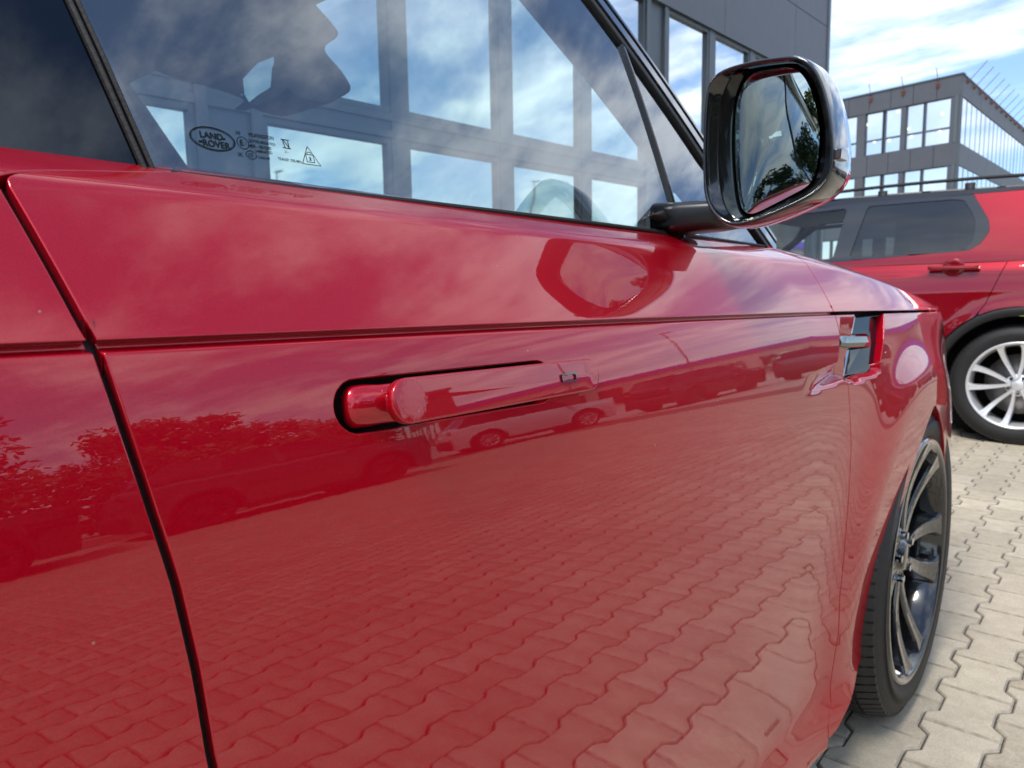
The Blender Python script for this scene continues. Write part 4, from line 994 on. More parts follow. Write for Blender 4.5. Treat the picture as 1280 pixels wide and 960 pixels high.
me.vertices.add(len(Vb)); me.vertices.foreach_set('co', Vb.ravel()); me.loops.add(len(lv)); me.loops.foreach_set('vertex_index', lv.astype(np.int32)); me.polygons.add(len(lt)); me.polygons.foreach_set('loop_start', ls.astype(np.int32)); me.polygons.foreach_set('loop_total', lt.astype(np.int32)); me.update(calc_edges=True); me.validate(); me.materials.append(M['paver']); me.materials.append(M['paver_edge']); me.polygons.foreach_set('material_index', (lt == 4).astype(np.int32))
o = bpy.data.objects.new('paver_field', me); COL.objects.link(o); o.parent = pave; o['kind'] = 'stuff'
gr = mesh_obj('ground', [(-900, -900, -0.03), (900, -900, -0.03), (900, 900, -0.03), (-900, 900, -0.03)], [(0, 1, 2, 3)], M['far']); gr.location.z = 0.0; tag(gr, 'pale paved ground stretching out beyond the parked cars', 'ground', kind='structure')

# ------------------------------------------------------------------ other SUVs (generic body with real panels)
def build_suv(name, cfg, detail=False):
    """local frame: x forward, y = outboard (+ is the left side), z up; origin midway between the axles on the ground"""
    L = cfg.get('L', 4.6); WB = cfg.get('wb', 2.74); H = cfg.get('H', 1.72); HW = cfg.get('hw', 0.95); body = M[cfg['body']]; roofm = M[cfg.get('roof', 'black_paint')]
    fr = WB/2+0.88*L/4.6; re = -(WB/2+0.93*L/4.6); RT = cfg.get('rt', 0.385)
    root = empty(name, (0, 0, 0)); step = 0.02 if detail else 0.05
    belt = lambda x: 1.215+0.055*np.clip((-x)/2.0, -0.6, 1)-0.03*sm(0.9, 2.2, x)
    def plan(x): return HW*(1-0.10*sm(fr-0.9, fr, x)**1.5-0.07*sm(re+0.7, re, x)**1.5)
    def sidef(sg):
        def f(x, t):   # t 0..1 from sill to belt
            x = np.asarray(x, float); t = np.asarray(t, float); zt = belt(x); z = 0.24+(zt-0.24)*t
            off = -0.055*np.clip((z-1.13)/0.12, 0, 1)**1.5-0.030*np.clip((z-1.0), 0, 0.2)/0.2+0.02*np.exp(-((z-0.78)/0.22)**2)-0.03*np.clip((0.5-z)/0.3, 0, 1)+0.004*sm(1.125, 1.135, z-0.045*(-x-1.37+0.4)*0)*0
            for ax in (WB/2, -WB/2):
                r = np.sqrt((x-ax)**2+(z-RT)**2); off = off+0.018*np.exp(-((r-0.48)/0.08)**2)
            zs = 1.165-0.035*(x+1.37+0.45)*1.0
            off = off-0.010*sm(zs-0.006, zs+0.006, z)
            return np.stack([x, sg*(plan(x)+off), z], -1)
        return f
    RA = 0.515
    def reg(lo_, hi_, ra=RA):
        def s(x, t):
            zt = belt(x); z = 0.24+(zt-0.24)*t; r1 = np.sqrt((x-WB/2)**2+(z-RT)**2); r2 = np.sqrt((x+WB/2)**2+(z-RT)**2)
            return np.maximum.reduce([ra-r1, ra-r2, lo_(z)-x, x-hi_(z), t*0.9-0.905])
        return s
    gap = 0.004
    rear_cut_ = lambda z: np.interp(z, [0.2, 0.45, 0.90, 0.95, 1.19, 1.30], [-0.78, -0.86, -1.14, -1.155, -1.24, -1.28])
    if detail: rear_cut_ = lambda z: np.interp(z, [0.24, 0.45, 0.70, 0.93, 1.185, 1.344], [-0.80, -0.86, -1.03, -1.17, -1.26, -1.30])
    mid = lambda z: 0*z-0.10; front_cut_ = lambda z: np.interp(z, [0.24, 0.9, 1.25], [0.86, 0.98, 0.96])
    for sg in (1, -1):
        fl = sg > 0
        for nm, lo_, hi_ in (('rear_quarter_panel', lambda z: 0*z+re-1, lambda z: rear_cut_(z)-gap), ('rear_door', lambda z: rear_cut_(z)+gap*0.2, lambda z: mid(z)-gap), ('front_door', lambda z: mid(z)+gap*0.2, lambda z: front_cut_(z)-gap), ('front_fender', lambda z: front_cut_(z)+gap*0.2, lambda z: 0*z+fr+1)):
            if not detail:
                continue
            panel(nm, sidef(sg), np.arange(re, fr+0.001, step), np.linspace(0, 1, 45), reg(lo_, hi_), body, root, lip=0.012, flip=fl)
        if not detail: panel('side_body', sidef(sg), np.linspace(re, fr, 60), np.linspace(0, 1, 16), reg(lambda z: 0*z+re-1, lambda z: 0*z+fr+1), body, root, lip=0.01, flip=fl)
        # wheel-arch cladding ring and liner
        for ax in (WB/2, -WB/2):
            mb = MB(); rings = []
            for k in range(25):
                a = PI*1.16*k/24-PI*0.08; c_, s_ = math.cos(a), math.sin(a); yy = float(plan(ax))+0.020
                rings.append([(ax+r*c_, sg*y, RT+r*s_) for r, y in ((RA+0.004, yy-0.03), (RA+0.002, yy+0.004), (RA-0.02, yy+0.012), (RA-0.058, yy+0.008), (RA-0.062, yy-0.02), (RA-0.055, yy-0.35), (RA, yy-0.35))])
            mb.loft(rings); ac = mb.build('wheel_arch_trim', M['black_mat'], root, True)
            mb = MB(); yy = float(plan(ax))-0.30; mb.loft([[(ax+0.50*math.cos(a), sg*yy, RT+0.50*math.sin(a)) for a in np.linspace(0, 2*PI, 25)[:-1]], [(ax+0.50*math.cos(a), sg*(yy-0.02), RT+0.50*math.sin(a)) for a in np.linspace(0, 2*PI, 25)[:-1]]]); mb.build('wheel_arch_liner', M['dark'], root)
    # dark inner block so gaps read black
    mb = MB(); mb.box((re+0.10, -HW+0.12, 0.26), (-WB/2-0.53, HW-0.12, 1.12)); mb.box((-WB/2+0.53, -HW+0.12, 0.26), (WB/2-0.53, HW-0.12, 1.05)); mb.box((WB/2-0.55, -HW+0.36, 0.26), (fr-0.16, HW-0.36, 1.0)); mb.box((-WB/2-0.55, -HW+0.36, 0.3), (-WB/2+0.55, HW-0.36, 1.05)); mb.build('chassis', M['dark'], root)
    for sg in (1, -1):
        mb = MB(); mb.box((-WB/2+0.50, sg*(HW-0.03)-0.03, 0.22), (WB/2-0.50, sg*(HW-0.03)+0.03, 0.36)); mb.build('sill_cladding', M['black_mat'], root, False, 0.01)
    # centre-line strip: bumper, bonnet, screen, roof, tailgate
    hx = cfg.get('roofx', (0.55, -1.80))
    prof = [('front_bumper', [(fr-0.02, 0.24), (fr+0.06, 0.36), (fr+0.07, 0.60), (fr+0.04, 0.88)], M['black_mat'] if not detail else body), ('bonnet', [(fr+0.04, 0.88), (fr-0.04, 1.02), (fr-0.35, 1.12), (fr-0.9, 1.19), (0.98+0.2, 1.22)], body),
            ('windscreen', [(1.18, 1.22), (0.98, 1.36), (0.75, 1.52), (hx[0], H-0.09)], M['privacy']), ('roof', [(hx[0], H-0.09), (hx[0]-0.25, H-0.03), (hx[0]-0.8, H), (hx[0]-1.5, H-0.01), (hx[1], H-0.05)], roofm),
            ('rear_window', [(hx[1], H-0.05), (hx[1]-0.15, 1.50), (re+0.14, 1.24)], M['privacy']), ('tailgate', [(re+0.14, 1.24), (re+0.04, 1.12), (re, 0.9), (re+0.02, 0.70)], body), ('rear_bumper', [(re+0.02, 0.70), (re-0.05, 0.62), (re-0.05, 0.42), (re+0.05, 0.26)], M['black_mat'] if not detail else body)]
    def halfw(x, z):
        if z <= 1.25: return float(plan(min(max(x, re), fr)))-(0.06 if z > 1.1 else 0.0)
        t = (z-1.25)/(H-1.25); return HW-0.085-0.20*t**1.15
    for nm, P, m_ in prof:
        Q = catmull([(a, 0, b_) for a, b_ in P], 5, False); V = []; F = []; n = 15
        for q in Q:
            w = halfw(q[0], q[2]); 
            for k in range(n):
                s = k/(n-1)*2-1; bul = 1-abs(s)**2.6
                dirx = 0.07 if nm in ('front_bumper', 'windscreen') else (-0.05 if nm in ('rear_window', 'tailgate', 'rear_bumper') else 0)
                V.append((q[0]+dirx*(bul-1)+ (0.0), w*s, q[2]+(0.03*(bul-1) if nm in ('bonnet', 'roof') else 0)))
        for i in range(len(Q)-1):
            for k in range(n-1): F.append((i*n+k, i*n+k+1, (i+1)*n+k+1, (i+1)*n+k))
        mesh_obj(nm, V, F, m_, root)
    # greenhouse sides
    def gh(sg, push=0.0):
        def f(x, z): 
            x = np.asarray(x, float); z = np.asarray(z, float); t = np.clip((z-1.20)/(H-1.20), 0, 1.1); return np.stack([x, sg*(HW-0.060+push-0.20*t**1.1-0.015*np.clip(np.abs(x+0.2)-0.8, 0, 2)**2), z+0*x], -1)
        return f
    top = lambda x: H-0.085-0.02*sm(-1.0, -2.2, x)
    outline = [(re+0.22, 1.18), (1.06, 1.18), (1.00, 1.24), (0.74, 1.50), (hx[0]+0.02, H-0.10), (hx[0]-0.25, H-0.055), (-0.5, H-0.045), (hx[1]-0.02, H-0.08), (hx[1]-0.14, 1.48)]
    W_ = -WB/2   # wheel centre: window outlines measured from the rear axle
    rw = [(W_+1.085, 1.262), (W_+1.005, 1.640), (W_+0.47, 1.638), (W_+0.395, 1.628), (W_+0.335, 1.535), (W_+0.308, 1.47), (W_+0.312, 1.335), (W_+0.351, 1.297)]
    fw = [(W_+1.20, 1.262), (W_+2.38, 1.235), (W_+2.20, 1.38), (W_+1.98, 1.53), (W_+1.86, 1.61), (W_+1.15, 1.638)]
    surr = [(W_+2.46, 1.235), (W_+1.12, 1.238), (W_+0.33, 1.280), (W_+0.262, 1.325), (W_+0.222, 1.405), (W_+0.236, 1.48), (W_+0.34, 1.66), (W_+1.05, 1.672), (W_+1.86, 1.64), (W_+2.05, 1.55)]
    for sg in (1, -1):
        fl = sg < 0
        f_o = poly_sdf(outline); f_r = poly_sdf(rw); f_f = poly_sdf(fw); f_s = poly_sdf(surr)
        st = 0.02 if detail else 0.05; xs = np.arange(re+0.1, 1.2, st); zs = np.arange(1.16, H, st)
        panel('pillar_panel', gh(sg), xs, zs, lambda x, z: np.maximum.reduce([f_o(x, z), -f_s(x, z), (z-1.662)+0*x if detail else -1+0*x]), roofm if not detail else body, root, lip=0.02, flip=not fl)
        if detail: panel('roof_side', gh(sg, 0.001), xs, zs, lambda x, z: np.maximum.reduce([f_o(x, z), -f_s(x, z), 1.664-z+0*x]), roofm, root, lip=0.02, flip=not fl)
        panel('window_surround', gh(sg, 0.001), xs, zs, lambda x, z: np.maximum.reduce([f_s(x, z), -f_r(x, z), -f_f(x, z)]), M['black_gloss'], root, lip=0.02, flip=not fl)
        panel('rear_side_window', gh(sg, -0.004), xs, zs, lambda x, z: f_r(x, z)-0.006, M['privacy'] if not detail else M['tint2'], root, lip=0.004, flip=not fl)
        panel('front_side_window', gh(sg, -0.004), xs, zs, lambda x, z: f_f(x, z)-0.006, M['privacy'] if not detail else M['screen_glass'], root, lip=0.004, flip=not fl)
        if detail:
            mb = MB(); pts = [gh(sg, -0.02)(np.array([x]), np.array([z]))[0]+[0, 0, 0.06] for x, z in ((0.45, H-0.075), (-0.3, H-0.04), (-1.1, H-0.045), (-1.75, H-0.08))]; mb.tube(catmull(pts, 6, False), 0.012, 8)
            for x in (0.42, -0.45, -1.0, -1.72): q = gh(sg, -0.02)(np.array([x]), np.array([H-0.06]))[0]; mb.box(q-[0.03, 0.01, 0.06], q+[0.03, 0.01, 0.05])
            mb.build('roof_rail', M['black_mat'], root, True)
    if detail:
        tops = catmull([(hx[0]-0.02, 0, H-0.125), (hx[0]-0.5, 0, H-0.085), (-0.8, 0, H-0.075), (hx[1]+0.02, 0, H-0.11)], 6, False)
        V = []; F = []
        for q in tops:
            for s in (-1, 1): V.append((q[0], s*(HW-0.23), q[2]))
        for i in range(len(tops)-1): F.append((2*i, 2*i+1, 2*i+3, 2*i+2))
        mesh_obj('headliner', V, F, M['headliner'], root)
        for x, y in ((0.1, 0.38), (0.1, -0.38), (-0.85, 0.4), (-0.85, -0.4)):
            mb = MB(); mb.loft([[(x-0.25*t+0.06*math.cos(a), y+w*math.sin(a), 0.75+0.5*t) for a in np.linspace(0, 2*PI, 13)[:-1]] for t, w in ((0, 0.24), (0.5, 0.25), (1, 0.2))]); mb.loft([[(x-0.27+0.045*math.cos(a), y+w*math.sin(a), 1.30+0.17*t) for a in np.linspace(0, 2*PI, 13)[:-1]] for t, w in ((0, 0.10), (0.5, 0.13), (1, 0.11))]); mb.build('seat', M['cabin'], root, True)
        # door handle with finger scoop, on the visible side and the other
        for sg in (1, -1):
            X0_ = W_+0.40; yy = float(plan(X0_))
            for hx_, hz in ((W_+0.40, 1.165), (W_+1.45, 1.125)):
                mb = MB(); mb.loft([[(hx_+0.15*c_, sg*(yy+o_), hz+0.002*c_+dz) for o_, dz in ((-0.02, -0.012), (0.022*s_, -0.012), (0.026*s_, 0.0), (0.022*s_, 0.013), (-0.02, 0.013))] for c_, s_ in ((-1, 0.3), (-0.85, 0.9), (0, 1.15), (0.85, 0.9), (1, 0.3))]); mb.build('door_handle', body, root, False, 0.003)
                mb = MB(); mb.loft([[(hx_+r*0.068*math.cos(a), sg*(yy-0.012+o_), hz+r*0.058*math.sin(a)) for a in np.linspace(0, 2*PI, 25)[:-1]] for r, o_ in ((1.0, 0.0035), (0.92, 0.006), (0.6, 0.0045), (0.2, 0.003))], False, True); mb.build('handle_scoop', body, root, True)
        mb = MB(); mb.tube([(W_-0.02+0.03*math.cos(a), float(plan(W_))-0.02, 1.345+0.02*math.sin(a)) for a in np.linspace(0, 2*PI, 17)[:-1]], 0.005, 6, True); mb.build('badge', M['chrome'], root)
        c_ = [(W_+0.11, 0.915), (W_-0.0, 0.905), (W_+0.06, 0.885)]
        mb = MB(); yv = float(plan(W_))+0.008; mb.loft([[(W_+0.09, yv, 0.872), (W_+0.02, yv, 0.868), (W_-0.03, yv, 0.845), (W_+0.06, yv, 0.850)], [(W_+0.09, yv+0.02, 0.872), (W_+0.02, yv+0.02, 0.868), (W_-0.03, yv+0.02, 0.845), (W_+0.06, yv+0.02, 0.850)]]); mb.build('yellow_green_patch', M['yellow_green'], root)  # small slanted yellow-green block set at the top of the rear arch
    # lamps, plates-free nose
    for sg in (1, -1):
        mb = MB(); mb.box((fr-0.10, sg*0.62-0.2, 0.80), (fr+0.075, sg*0.62+0.2, 0.93)); mb.build('headlight', M['chrome'] if detail else M['white_board'], root, False, 0.02)
        mb = MB(); mb.box((re-0.02, sg*0.70-0.14, 0.98), (re+0.14, sg*0.70+0.14, 1.12)); mb.build('tail_lamp', M['tail'], root, False, 0.02)
    mb = MB(); mb.box((fr-0.02, -0.42, 0.56), (fr+0.10, 0.42, 0.86)); mb.build('grille', M['black_gloss'], root, False, 0.02)
    for sg in (1, -1):
        mb = MB(); mb.loft([[(0.86+dx_*s, sg*(HW+0.02+0.10*q), 1.24+dz_*s) for dx_, dz_ in ((-0.05, -0.08), (0.06, -0.07), (0.07, 0.05), (-0.05, 0.08))] for q, s in ((-0.9, 0.3), (0, 0.9), (0.6, 1.0), (1.3, 0.85))]); mb.build('wing_mirror', M['black_gloss'], root, True, 0.02, 3)
    return root, WB, HW, RT
M['tint2'] = glass_material('tinted_door_glass', (0.06, 0.065, 0.07), 0.07)

car2, WB2, HW2, RT2 = build_suv('parked_suv', dict(L=4.6, wb=2.74, H=1.755, hw=0.95, body='deep_red', rt=0.392, roofx=(0.62, -1.86)), True)
tag(car2, 'smaller red SUV with black roof and silver wheels parked across behind the mirror', 'car')
wl = wheel('wheel', car2, 0.392, 0.285, 0.235, M['rim_silver'], 'split', R(96), tread=True)
wl.rotation_euler = (0, 0, R(90)); wl.location = (-WB2/2, HW2+0.005, RT2)
for x, y, rz_ in ((WB2/2, HW2+0.005, 90), (WB2/2, -HW2-0.005, -90), (-WB2/2, -HW2-0.005, -90)):
    w_ = copy_tree(wl, car2); w_.location = (x, y, RT2); w_.rotation_euler = (0, 0, R(rz_))
# local +y (left side) must face -Y world, local +x faces -X world
car2.rotation_euler = (0, 0, PI); car2.location = (-0.558-WB2/2, 5.645+HW2+0.005, 0)

def simple_wheel_set(root, WB, HW, RT, m):
    w = wheel('wheel', root, RT, 0.26, 0.23, m, 'split', 0.3, tread=False, seg=36); w.rotation_euler = (0, 0, R(90)); w.location = (-WB/2, HW, RT)
    for x, y, r_ in ((WB/2, HW, 90), (WB/2, -HW, -90), (-WB/2, -HW, -90)):
        q = copy_tree(w, root); q.location = (x, y, RT); q.rotation_euler = (0, 0, R(r_))
protos = {}
def bg_car(body, x, y, rz_, label, roof_='black_paint', rim='rim_silver'):
    key = body
    if key not in protos:
        c, WB, HW, RT = build_suv('parked_car', dict(L=4.7, wb=2.8, H=1.74, hw=0.95, body=body, roof=roof_)); simple_wheel_set(c, WB, HW, RT, M['rim_silver' if body == 'white_paint' else 'rim_black']); protos[key] = c; o = c
    else: o = copy_tree(protos[key])
    o.location = (x, y, 0); o.rotation_euler = (0, 0, R(rz_)); tag(o, label, 'car', 'cars parked across the yard, reflected in the door'); return o
bg_car('black_paint', 8.9, 0.2, 95, 'black SUV reflected at the far left of the red door')
bg_car('grey_paint', 9.3, 5.6, 96, 'grey SUV reflected behind the door handle')
bg_car('blue_paint', 8.6, -5.4, 94, 'dark blue SUV reflected in the rear door')
bg_car('white_paint', 11.6, 14.2, 118, 'white SUV reflected to the right of the door handle')
bg_car('black_paint', 9.2, 19.6, 100, 'black SUV reflected beside the white one')
bg_car('grey_paint', 6.8, 24.5, 95, 'grey SUV reflected near the front edge of the door', 'black_paint')
bg_car('blue_paint', 4.2, 28.5, 100, 'dark blue SUV reflected next to the fender')

# ------------------------------------------------------------------ trees across the yard
def tree(x, y, h, w, label, seed):
    rr = random.Random(seed); root = empty('broadleaf_tree', (x, y, 0), 0, label, 'tree', 'trees across the yard')
    mb = MB(); mb.tube([(0, 0, 0), (0.1, 0.05, h*0.25), (0.0, 0.1, h*0.5), (0.1, 0, h*0.8)], [0.22, 0.17, 0.12, 0.04], 8)
    for k in range(7):
        a = rr.uniform(0, 2*PI); z = h*rr.uniform(0.25, 0.6); mb.tube([(0, 0, z), (math.cos(a)*w*0.25, math.sin(a)*w*0.25, z+h*0.12), (math.cos(a)*w*0.42, math.sin(a)*w*0.42, z+h*0.24)], [0.08, 0.05, 0.02], 6)
    mb.build('trunk', M['bark'], root, True)
    V = []; F = []; cl = []
    for k in range(60):
        a = rr.uniform(0, 2*PI); q = rr.random()**0.6; z = h*(0.30+0.66*rr.random()); ww = w*0.5*math.sqrt(max(0.05, 1-((z/h-0.55)/0.5)**2)); cl.append((math.cos(a)*q*ww, math.sin(a)*q*ww, z, rr.uniform(0.5, 1.0)*w*0.17))
    for cx, cy, cz, cr in cl:
        for _ in range(95):
            d = Vector((rr.gauss(0, 1), rr.gauss(0, 1), rr.gauss(0, 0.8))); d.normalize(); p = Vector((cx, cy, cz))+d*cr*rr.random()**0.35
            s = rr.uniform(0.12, 0.26); u_ = Vector((rr.gauss(0, 1), rr.gauss(0, 1), rr.gauss(0, 1))).normalized(); v_ = u_.orthogonal().normalized(); b0 = len(V)
            V += [p-u_*s, p+v_*s*0.6, p+u_*s, p-v_*s*0.6]; F.append((b0, b0+1, b0+2, b0+3))
    mesh_obj('crown', V, F, M['leaf'], root, False)
for i, (x, y, h, w) in enumerate([(25, -9, 8.5, 7), (24, -3, 9.2, 7.5), (25, 3.0, 8.6, 7), (24.5, 10.2, 6.2, 6), (27, 14.5, 5.2, 6), (28, 20, 4.6, 5), (26, -15, 8, 7), (10, -22, 8.5, 7), (2, -26, 9, 8), (-6, -24, 8, 7)]):
    tree(x, y, h, w, ['tall leafy tree reflected at the left edge of the rear door', 'broad leafy tree reflected in the rear door', 'full leafy tree reflected left of the shut line', 'lower bushy tree reflected between the shut line and handle', 'small round tree reflected above the handle slot', 'small sparse tree reflected above the handle', 'leafy tree behind the rear of the red SUV', 'leafy tree seen in the mirror glass', 'broad tree in the middle of the mirror glass', 'tree at the edge of the mirror glass'][i], i)

def hedge(x, y0_, y1_, h, label, seed):
    rr = random.Random(seed); V = []; F = []
    for _ in range(int((y1_-y0_)*420)):
        p = Vector((x+rr.uniform(-0.6, 0.6), rr.uniform(y0_, y1_), 0)); p.z = rr.uniform(0.02, 1.0)*(h+0.35*math.sin(p.y*1.3)+0.3*math.sin(p.y*3.1+1))
        s_ = rr.uniform(0.10, 0.2); u_ = Vector((rr.gauss(0, 1), rr.gauss(0, 1), rr.gauss(0, 1))).normalized(); v_ = u_.orthogonal().normalized(); b0 = len(V)
        V += [p-u_*s_, p+v_*s_*0.6, p+u_*s_, p-v_*s_*0.6]; F.append((b0, b0+1, b0+2, b0+3))
    r_ = empty('hedge', (0, 0, 0), 0, label, 'hedge'); mesh_obj('foliage', V, F, M['leaf'], r_, False)
hedge(15.5, -14, 11, 2.6, 'long green hedge behind the parked cars, reflected in the doors', 3)

# ------------------------------------------------------------------ near building with the window wall
BA = math.atan((1500-640)/900)-math.atan((1425-640)/900); BD = np.array([math.sin(BA), math.cos(BA), 0]); BN = np.array([BD[1], -BD[0], 0]); BP = np.array([-7.0, 0, 0])
def bl(root_loc, s, n, z): return BP+BD*s+BN*n+np.array([0, 0, z])
b1 = empty('showroom_building', tuple(BP), 0, 'grey metal clad building with a tall window wall left of the cars', 'building')
TB = lambda p: BD*p[0]+BN*p[1]+np.array([0, 0, p[2]])
S0, S1 = -12.5, 19.08; ZW = 5.87
mb = MB(); mb.box((S0, -9, ZW+0.02), (S1, -0.06, 8.9), TB); mb.box((S0, -9, 0.0), (S1, -0.5, ZW+0.02), TB); mb.box((18.45, -0.5, 0), (S1, -0.06, ZW+0.02), TB); mb.box((S0, -0.5, 0), (S0+0.6, -0.06, ZW+0.02), TB); mb.build('wall', M['cladding'], b1)
# cladding sheets above the windows, each its own panel
cuts = [S0, -9.0, -5.2, -1.4, 2.4, 6.2, 10.0, 13.8, 17.1, S1-0.12]
for r_, (z0, z1) in enumerate(((ZW+0.03, 7.285), (7.300, 8.88))):
    for a, b_ in zip(cuts[:-1], cuts[1:]):
        mb = MB(); mb.box((a+0.006, -0.06, z0), (b_-0.006, -0.005, z1), TB); mb.build('panel', M['cladding'], b1, False, 0.004)
mb = MB(); mb.box((S1-0.11, -9.02, 0), (S1+0.03, 0.02, 8.95), TB); mb.box((S0, -9, 8.9), (S1-0.11, 0.05, 9.0), TB); mb.build('corner_trim', M['frame'], b1, False, 0.01)
cols = [(-11.9, -11.2), (-4.2, -3.5), (3.40, 4.08), (11.04, 11.72), (18.3, 18.45)]
mull = []
edges = []
for c0_, c1_ in zip(cols[:-1], cols[1:]):
    a, b_ = c0_[1], c1_[0]; n_ = max(1, round((b_-a)/1.72)); w = (b_-a)/n_
    if abs(a-4.08) < 0.01: mm = [(5.70, 5.92), (7.52, 7.73), (9.30, 9.50)]
    elif abs(a-11.72) < 0.01: mm = [(13.18, 13.38), (14.86, 15.06), (16.55, 16.75)]
    else: mm = [(a+w*k-0.1, a+w*k+0.1) for k in range(1, n_)]
    es = [a]+[e for m_ in mm for e in m_]+[b_]
    for k in range(0, len(es), 2): edges.append((es[k], es[k+1]))
    mull += mm
for a, b_ in edges:
    for z0, z1 in ((0.18, 2.86), (3.15, ZW-0.02)):
        mb = MB(); t = 0.06
        for lo_, hi_ in (((a, -0.10, z0), (a+t, 0.0, z1)), ((b_-t, -0.10, z0), (b_, 0.0, z1)), ((a+t, -0.10, z0), (b_-t, 0.0, z0+t)), ((a+t, -0.10, z1-t), (b_-t, 0.0, z1))): mb.box(lo_, hi_, TB)
        f_ = mb.build('window_frame', M['frame'], b1, False)
        mb = MB(); mb.box((a+t-0.005, -0.075, z0+t-0.005), (b_-t+0.005, -0.055, z1-t+0.005), TB); mb.build('pane', M['pane'], f_)
for a, b_ in mull:
    mb = MB(); mb.box((a+0.002, -0.12, 0.0), (b_-0.002, 0.012, ZW), TB); mb.build('mullion', M['frame'], b1, False)
for a, b_ in cols:
    mb = MB(); mb.box((a+0.002, -0.12, 0.0), (a+0.12, 0.03, ZW), TB); mb.box((b_-0.12, -0.12, 0.0), (b_-0.002, 0.03, ZW), TB); mb.box((a+0.12, -0.12, 0.0), (b_-0.12, -0.02, ZW), TB); mb.build('column', M['frame'], b1, False)
mb = MB(); mb.box((S0+0.6, -0.13, 2.87), (18.3, 0.022, 2.95), TB); mb.box((S0+0.6, -0.13, 2.95), (18.3, -0.004, 3.06), TB); mb.box((S0+0.6, -0.13, 3.06), (18.3, 0.022, 3.14), TB); mb.box((S0+0.6, -0.13, 0.0), (18.3, 0.018, 0.17), TB); mb.box((S0+0.6, -0.13, ZW-0.01), (18.3, 0.06, ZW+0.03), TB); mb.build('transom', M['frame'], b1, False)

# ------------------------------------------------------------------ far office building
C2 = CAM+36.6*ray(1203, 92); C2[2] = 0
def bdir(px, py): v = ray(px, py).copy(); v[2] = 0; return v/np.linalg.norm(v)
DL = bdir(-100, 378); DR = bdir(1490, 353)
NL = np.array([DL[1], -DL[0], 0]); NL = NL if NL[1] < 0 else -NL; NR = np.array([DR[1], -DR[0], 0]); NR = NR if NR[0] > 0 else -NR
b2 = empty('office_building', tuple(C2), 0, 'dark grey office building with rusty rods along its roof edge', 'building')
TL = lambda p: DL*p[0]+NL*p[1]+np.array([0, 0, p[2]]); TR = lambda p: DR*p[0]+NR*p[1]+np.array([0, 0, p[2]])
ZT = 11.70; LL, LR = 26.0, 46.0
q = lambda a, b_, z: DL*a+DR*b_+np.array([0, 0, z])
mb = MB(); ins = 0.30
mb.add([q(ins, ins, 0), q(LL, ins, 0), q(LL, LR, 0), q(ins, LR, 0), q(ins, ins, ZT-0.06), q(LL, ins, ZT-0.06), q(LL, LR, ZT-0.06), q(ins, LR, ZT-0.06)], [(0, 3, 2, 1), (4, 5, 6, 7), (0, 1, 5, 4), (1, 2, 6, 5), (2, 3, 7, 6), (3, 0, 4, 7)]); mb.build('wall', M['cladding2'], b2)
bands = [(10.68, ZT), (7.24, 8.36), (3.8, 4.92), (0.0, 1.4)]
for z0, z1 in bands:
    s = 0.0
    while s < 24:
        mb = MB(); mb.box((s+0.012, -0.30, z0), (s+1.148, 0.0, z1), TL); mb.build('panel', M['cladding2'], b2); s += 1.16
    s = 0.02
    while s < 44:
        mb = MB(); mb.box((s+0.012, -0.30, z0), (s+2.33, -0.003, z1), TR); mb.build('panel', M['cladding2'], b2); s += 2.342
mb = MB(); mb.box((-0.06, -0.34, ZT), (24.0, 0.05, ZT+0.06), TL); mb.box((0.06, -0.34, ZT+0.002), (45, 0.05, ZT+0.062), TR); mb.build('roof_edge', M['frame'], b2)
# windows on the front
per = 4.85
for st, (zl, zm, zh) in enumerate(((8.38, 9.17, 10.66), (4.94, 5.73, 7.22), (1.42, 2.3, 3.78))):
    for k in range(5):
        base = k*per
        mb = MB(); mb.box((base-0.02 if k else 0.003, -0.28, zl-0.02), (base+0.46, -0.02, zh+0.02), TL); mb.build('column', M['cladding2'], b2)
        for a, b_ in ((0.50, 1.68), (1.82, 2.62), (2.95, 3.74), (3.92, 4.80)):
            mb = MB(); a0, b0 = base+a-0.05, base+b_+0.05
            for lo_, hi_ in (((a0, -0.26, zl-0.02), (a0+0.05, -0.10, zh+0.02)), ((b0-0.05, -0.26, zl-0.02), (b0, -0.10, zh+0.02)), ((a0+0.05, -0.26, zm-0.05), (b0-0.05, -0.10, zm+0.04)), ((a0+0.05, -0.26, zl-0.02), (b0-0.05, -0.10, zl+0.03)), ((a0+0.05, -0.26, zh-0.03), (b0-0.05, -0.10, zh+0.02))): mb.box(lo_, hi_, TL)
            f_ = mb.build('window', M['frame'], b2)
            for z0, z1 in ((zl+0.03, zm-0.05), (zm+0.04, zh-0.03)):
                mb = MB(); mb.box((a0+0.05, -0.20, z0), (b0-0.05, -0.17, z1), TL); mb.build('pane', M['pane_far'], f_)
        mb = MB(); mb.box((base+2.67, -0.28, zl-0.02), (base+2.90, -0.04, zh+0.02), TL); mb.build('column', M['cladding2'], b2)
# side glazing: vertical panes
for st, (zl, zh) in enumerate(((8.38, 10.66), (4.94, 7.22), (1.42, 3.78))):
    s = 0.45; kk = 0
    mb = MB(); mb.box((0.0, -0.26, zl-0.02), (0.44, -0.10, zh+0.02), TR); mb.build('column', M['frame'], b2)
    while s < 43:
        w = (1.15, 1.15, 1.25)[kk % 3]
        mb = MB(); mb.box((s+0.02, -0.12, zl), (s+w-0.02, -0.045, zh), TR); mb.build('pane', M['pane_far'], b2); 
        mb = MB(); dd = 0.12 if kk % 3 == 0 else 0.07; mb.box((s+w-dd/2, -0.26, zl-0.02), (s+w+dd/2, -0.035, zh+0.02), TR); mb.build('mullion', M['frame'], b2)
        s += w; kk += 1
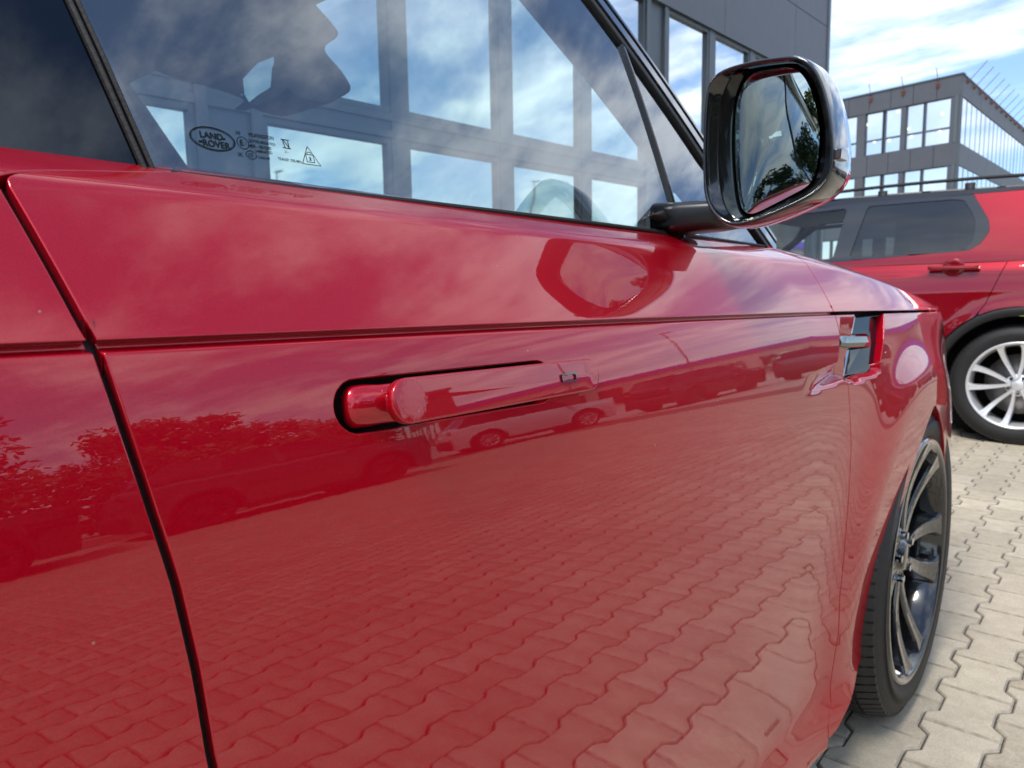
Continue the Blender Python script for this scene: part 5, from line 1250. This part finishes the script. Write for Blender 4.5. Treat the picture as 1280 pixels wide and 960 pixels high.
# rods standing out from the roof edge
rodm = None
for k in range(13):
    s = 1.12+1.72*k
    mb = MB(); mb.tube([TL((s, -0.05, 11.38)), TL((s+0.02, 0.28, 12.22))], 0.019, 6); mb.tube([TL((s, -0.02, 11.25)), TL((s, 0.10, 11.48))], 0.085, 6); mb.build('roof_rod', M['rust'], b2)
for k in range(22):
    s = 1.21+1.54*k
    mb = MB(); mb.tube([TR((s, 0.0, 11.50)), TR((s, 0.85, 12.42))], 0.018, 6); mb.tube([TR((s, -0.02, 11.46)), TR((s, 0.14, 11.62))], 0.07, 6); mb.build('roof_rod', M['rust'], b2)
# ceiling lamps lit inside the front windows
for px, py in ((1083.5, 156), (1093, 177), (1122.5, 139.5), (1111.5, 175.5), (1136, 161), (1139, 171), (1178.5, 142), (1174.5, 164.5)):
    v = ray(px, py); N_ = NL; t = ((C2-CAM)@N_-0.155)/(v@N_); P = CAM+t*v-C2
    mb = MB(); mb.tube([P-NL*0.012, P+NL*0.004], 0.085, 10); mb.build('ceiling_lamp', M['lamp'], b2)

# ------------------------------------------------------------------ low hall with a violet fascia, across the yard (reflected)
h1 = empty('low_hall', (30, 62, 0), R(-18), 'low pale hall with violet fascia reflected near the front door edge', 'building')
mb = MB(); mb.box((-26, 0, 0), (26, 14, 5.2)); mb.build('wall', M['wall'], h1)
mb = MB(); mb.box((-26.1, -0.3, 4.6), (26.1, 0.0, 5.25)); mb.build('fascia', M['purple'], h1)
for k in range(12):
    mb = MB(); mb.box((-24+4*k, -0.05, 0.4), (-21.4+4*k, 0.002, 3.4)); mb.build('window', M['pane'], h1)
h2 = empty('brick_hall', (46, 40, 0), R(35), 'reddish low hall reflected above the handle', 'building')
mb = MB(); mb.box((-14, 0, 0), (14, 10, 6.4)); mb.build('wall', M['rust'], h2)
mb = MB(); mb.box((-14.2, -0.3, 6.4), (14.2, 10.2, 6.7)); mb.build('roof', M['cladding'], h2)
for k in range(6):
    mb = MB(); mb.box((-12.5+4.2*k, -0.05, 1.0), (-10+4.2*k, 0.002, 3.2)); mb.build('window', M['pane'], h2)
for (x, y, h_, lb) in ((22, 18.5, 7.5, 'slim lamp post reflected left of the handle'), (14.5, 30, 7, 'slim lamp post reflected near the front of the door')):
    lp = empty('lamp_post', (x, y, 0), 0, lb, 'lamp post', 'lamp posts in the yard')
    mb = MB(); mb.tube([(0, 0, 0), (0, 0, h_)], [0.07, 0.045], 10); mb.build('pole', M['steel'], lp, True)
    mb = MB(); mb.box((-0.55, -0.12, h_), (0.1, 0.12, h_+0.08)); mb.build('lamp_head', M['cladding'], lp, False, 0.02)
